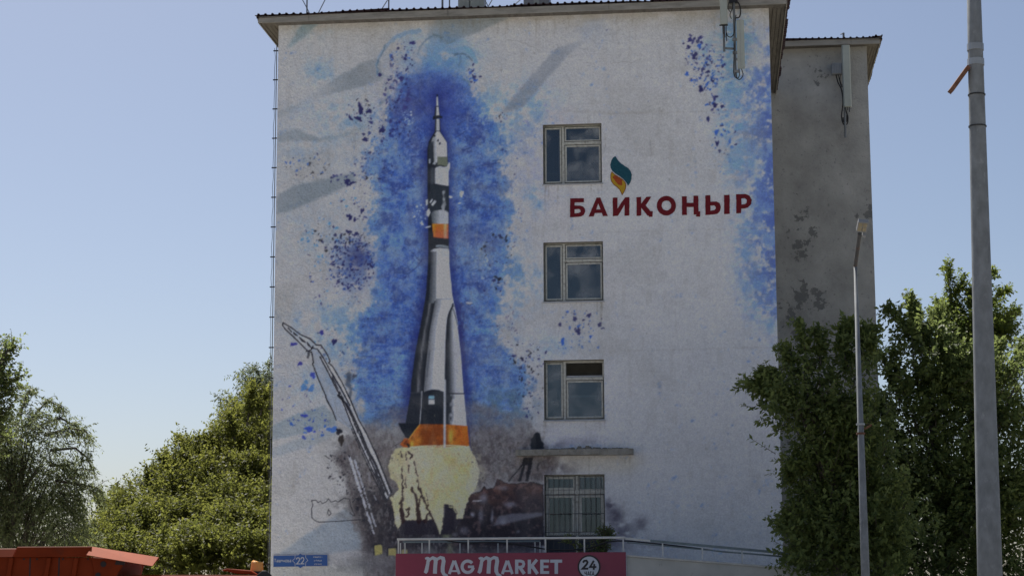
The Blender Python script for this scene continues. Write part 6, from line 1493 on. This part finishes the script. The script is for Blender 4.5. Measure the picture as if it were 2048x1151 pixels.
def lobe(x_, y_, Y, rx, rz, ry=None):                # picture centre and radii (picture units) at depth Y
    p_ = at_depth(x_, y_, Y); f = Y / FPX; return (p_.x, p_.y, p_.z, rx * f, (ry if ry else (rx + rz) * .30) * f, rz * f)
LM = {'lime': leafmat('leaf_lime', (.048, .062, .011), (.135, .148, .027), .58), 'dark': leafmat('leaf_deep_green', (.056, .084, .026), (.155, .195, .055), .52),
      'willow': leafmat('leaf_willow', (.065, .085, .035), (.15, .18, .08), .52), 'grey': leafmat('leaf_grey_green', (.040, .058, .030), (.14, .17, .09), .45), 'sun': leafmat('leaf_mid_green', (.045, .075, .014), (.14, .18, .03), .5)}
def gb(x_, Y): p_ = at_depth(x_, 1151, Y); return (p_.x, Y, 0)
def spr(Y, *pts): return [tuple(at_depth(x_, y_, Y + (i * .25 if i else 0))) for i, (x_, y_) in enumerate(pts)]
# left of the building
G1 = 'trees left of the mural wall'
Y = 62
tree('maple_tree', 'bright yellow-green bushy tree beside the left corner of the mural wall, upper one', G1, gb(470, Y),
     [lobe(505, 855, 64.5, 44, 46), lobe(530, 910, 63, 44, 46), lobe(470, 910, 63, 44, 42), lobe(525, 965, 61, 50, 42), lobe(440, 960, 61, 56, 42), lobe(390, 935, 62, 32, 34)], 3000, 14, (.07, .145, .5), LM['lime'], 11, upright=.45, clump=.6, spray_n=70, spray_sh=(.2, .5),
     sprays=[spr(Y, (495, 850), (500, 790), (502, 775)), spr(Y, (520, 830), (528, 790), (532, 780)), spr(Y, (385, 930), (375, 885), (358, 875)), spr(Y, (400, 910), (402, 880)), spr(Y, (470, 880), (462, 845), (455, 835)), spr(Y, (430, 920), (424, 884), (420, 876))])
Y = 55
tree('maple_tree', 'low yellow-green bushy tree at the foot of the mural wall corner, behind the beacon', G1, gb(480, Y),
     [lobe(455, 1015, 58.5, 56, 34), lobe(530, 1015, 58.5, 44, 36), lobe(400, 1030, 58, 40, 32), lobe(460, 1065, 56, 66, 34), lobe(540, 1070, 56, 44, 36), lobe(430, 1115, 53.5, 70, 34), lobe(525, 1120, 53.5, 60, 36)], 2900, 14, (.07, .145, .5), LM['lime'], 17, upright=.45, clump=.55, tonebias=-.03)
Y = 63
tree('maple_tree', 'yellow-green bushy tree between the willow and the upper bright tree', G1, gb(310, Y),
     [lobe(310, 1000, Y, 48, 36), lobe(370, 965, 64, 40, 38), lobe(350, 1010, 61.5, 44, 34), lobe(260, 1040, 61.5, 42, 32)], 1900, 14, (.07, .145, .5), LM['lime'], 12, upright=.45, clump=.6, tonebias=-.05, spray_n=70, spray_sh=(.2, .5),
     sprays=[spr(Y, (320, 970), (328, 920), (326, 912)), spr(Y, (300, 980), (302, 938)), spr(Y, (350, 950), (345, 930)), spr(Y, (220, 1060), (205, 1005), (198, 995)), spr(Y, (240, 1040), (232, 985)), spr(Y, (200, 1090), (182, 1055))])
Y = 56
tree('maple_tree', 'low yellow-green bushy tree just above the truck canopy', G1, gb(290, Y),
     [lobe(300, 1055, 58.5, 52, 32), lobe(365, 1060, 58, 44, 34), lobe(230, 1080, 58, 40, 32), lobe(330, 1105, 55, 66, 34), lobe(245, 1120, 55, 56, 32), lobe(390, 1110, 54, 40, 34)], 2500, 14, (.07, .145, .5), LM['lime'], 18, upright=.45, clump=.55, tonebias=-.06)
Y = 72
tree('poplar_tree', 'grey-green airy tree rising behind the bright tree against the wall corner', G1, gb(505, Y),
     [lobe(525, 800, Y, 28, 40), lobe(485, 860, Y, 34, 40), lobe(525, 860, Y, 40, 55), lobe(505, 960, Y, 60, 70)], 2600, 14, (.08, .16, .36), LM['grey'], 13, droop=.45, upright=.35, shoot=(.4, .9), clump=.7,
     sprays=[spr(Y, (500, 830), (498, 760), (485, 740)), spr(Y, (520, 800), (535, 745), (540, 722)), spr(Y, (480, 840), (455, 800), (440, 796)), spr(Y, (470, 860), (445, 840), (432, 850)), spr(Y, (525, 790), (515, 740), (505, 735))])
Y = 64
tree('poplar_tree', 'small hazy tree in the gap between the willow and the bushy trees', G1, gb(255, Y), [lobe(285, 985, Y, 16, 22), lobe(180, 1100, Y, 36, 40), lobe(240, 1060, Y, 36, 46)], 900, 12, (.08, .16, .36), LM['grey'], 14, droop=.3)
Y = 44
tree('willow_tree', 'grey-green willow with drooping feathery branch tips at the left edge', G1, gb(20, Y),
     [lobe(20, 860, Y, 60, 50), lobe(65, 895, Y, 46, 46), lobe(30, 965, Y, 80, 62), lobe(100, 970, Y, 42, 50), lobe(60, 1060, Y, 95, 55), lobe(120, 1055, Y, 36, 38), lobe(-50, 960, Y, 80, 120)], 3900, 16, (.05, .11, .30), LM['willow'], 15, droop=.9, upright=.15, shoot=(.35, .85), clump=.5, tonebias=0, spray_n=46, spray_sh=(.2, .45),
     sprays=[spr(Y, (60, 840), (95, 800), (125, 815)), spr(Y, (80, 850), (120, 835), (150, 850), (165, 870)), spr(Y, (90, 870), (140, 855), (172, 862), (181, 875)), spr(Y, (100, 900), (150, 895), (175, 915), (183, 935)), spr(Y, (110, 960), (160, 968), (195, 975), (207, 988)), spr(Y, (100, 930), (135, 930), (155, 950)), spr(Y, (120, 985), (155, 990), (165, 1015)), spr(Y, (40, 830), (55, 785), (62, 778)), spr(Y, (115, 1000), (140, 1010), (165, 1040))])
Y = 40
tree('poplar_tree', 'dark leafy tree reaching in at the far left edge above the willow', G1, gb(-60, Y),
     [lobe(-20, 775, Y, 26, 40), lobe(-60, 850, Y, 60, 90)], 900, 10, (.05, .09, .8), LM['dark'], 16, upright=.6, shoot=(.25, .5), clump=.35, spray_n=36,
     sprays=[spr(Y, (-20, 760), (5, 720), (12, 690)), spr(Y, (-15, 780), (15, 770), (36, 752)), spr(Y, (-10, 740), (12, 705), (22, 690)), spr(Y, (-10, 800), (10, 790), (30, 770)), spr(Y, (-15, 745), (0, 730), (6, 745))])
# right: in the shade of the building
G2 = 'trees in the shade right of the mural wall'
Y = 42.6
tree('ash_tree', 'dark leafy tree overlapping the right edge of the mural wall and grey wing', G2, gb(1660, Y),
     [lobe(1615, 775, Y, 26, 44), lobe(1708, 780, Y, 22, 50), lobe(1595, 825, Y, 32, 36), lobe(1690, 870, Y, 66, 70), lobe(1660, 950, Y, 56, 60), lobe(1660, 1075, Y, 66, 92), lobe(1735, 1030, Y, 75, 105)], 3300, 12, (.08, .16, .5), LM['dark'], 21, upright=.5, clump=.6, spray_n=60, spray_sh=(.12, .34),
     sprays=[spr(Y, (1590, 800), (1545, 775), (1510, 772), (1490, 768)), spr(Y, (1580, 800), (1540, 790), (1520, 765)), spr(Y, (1575, 780), (1545, 750), (1525, 745)), spr(Y, (1615, 740), (1610, 680), (1602, 650)), spr(Y, (1640, 730), (1642, 680), (1632, 660)), spr(Y, (1600, 760), (1575, 710), (1560, 695)), spr(Y, (1695, 740), (1692, 680), (1690, 645)), spr(Y, (1720, 730), (1728, 680), (1732, 655)), spr(Y, (1735, 740), (1745, 690), (1748, 660)), spr(Y, (1690, 720), (1684, 670), (1698, 648)), spr(Y, (1600, 1000), (1575, 1030), (1562, 1050)), spr(Y, (1605, 920), (1585, 930), (1578, 945))])
Y = 48
tree('ash_tree', 'tall dark tree behind the thick galvanised pole at the right edge', G2, gb(1890, Y),
     [lobe(1865, 740, Y, 48, 75), lobe(1960, 790, Y, 62, 76), lobe(1825, 850, Y, 60, 66), lobe(1900, 930, Y, 100, 100), lobe(2010, 930, Y, 75, 120), lobe(1840, 1060, Y, 90, 110), lobe(1970, 1090, Y, 105, 105), lobe(1840, 690, Y, 22, 30), lobe(2040, 760, Y, 24, 34), lobe(1780, 960, Y, 46, 80), lobe(1775, 1090, Y, 60, 80)], 5200, 12, (.085, .17, .5), LM['dark'], 22, upright=.5, clump=.6, spray_n=60, spray_sh=(.12, .34),
     sprays=[spr(Y, (1840, 700), (1805, 640), (1778, 618)), spr(Y, (1845, 690), (1825, 630), (1819, 590)), spr(Y, (1850, 690), (1835, 640), (1830, 615)), spr(Y, (1800, 800), (1775, 740), (1760, 712)), spr(Y, (1880, 690), (1876, 640), (1872, 612)), spr(Y, (1810, 790), (1790, 730), (1786, 700)), spr(Y, (2035, 740), (2044, 700), (2050, 680)), spr(Y, (1930, 760), (1925, 700)), spr(Y, (1985, 760), (1992, 710), (2000, 690)), spr(Y, (1790, 870), (1770, 840), (1756, 790))])
Y = 66
tree('ash_tree', 'sunlit tree top rising behind the thick pole above the dark trees', G2, gb(1945, Y),
     [lobe(1910, 650, Y, 24, 50), lobe(1960, 660, Y, 34, 56), lobe(1950, 740, Y, 70, 80), lobe(2000, 680, Y, 20, 30)], 2200, 12, (.08, .16, .46), LM['sun'], 23, upright=.6, clump=.55, spray_n=80, spray_sh=(.15, .45),
     sprays=[spr(Y, (1910, 640), (1898, 570), (1895, 530)), spr(Y, (1915, 640), (1912, 590), (1925, 560)), spr(Y, (1950, 630), (1975, 570), (1985, 545)), spr(Y, (1960, 640), (1995, 590), (2012, 580)), spr(Y, (1980, 660), (2010, 635), (2028, 622)), spr(Y, (1940, 620), (1945, 580)), spr(Y, (1905, 640), (1885, 620), (1878, 615)), spr(Y, (1985, 700), (2005, 660), (2012, 650))])
# young shoots growing on the porch in front of the lower window
pb = PP(1180, 1110, OP - 1.5); wp = FRAME @ Vector((pb[0], pb[1], 0))
Y = wp.y
tree('elm_sapling', 'small green sapling growing behind the railing in front of the barred window', None, (wp.x, wp.y, zP - .46), [lobe(1185, 1098, Y, 28, 8), lobe(1160, 1092, Y, 8, 10), lobe(1212, 1076, Y, 7, 16), lobe(1192, 1074, Y, 7, 9), lobe(1142, 1086, Y, 5, 10), lobe(1205, 1090, Y, 12, 10)], 190, 7, (.04, .08, .5), LM['dark'], 31, upright=.6, shoot=(.10, .25), trunk_r=.02, clump=.14)
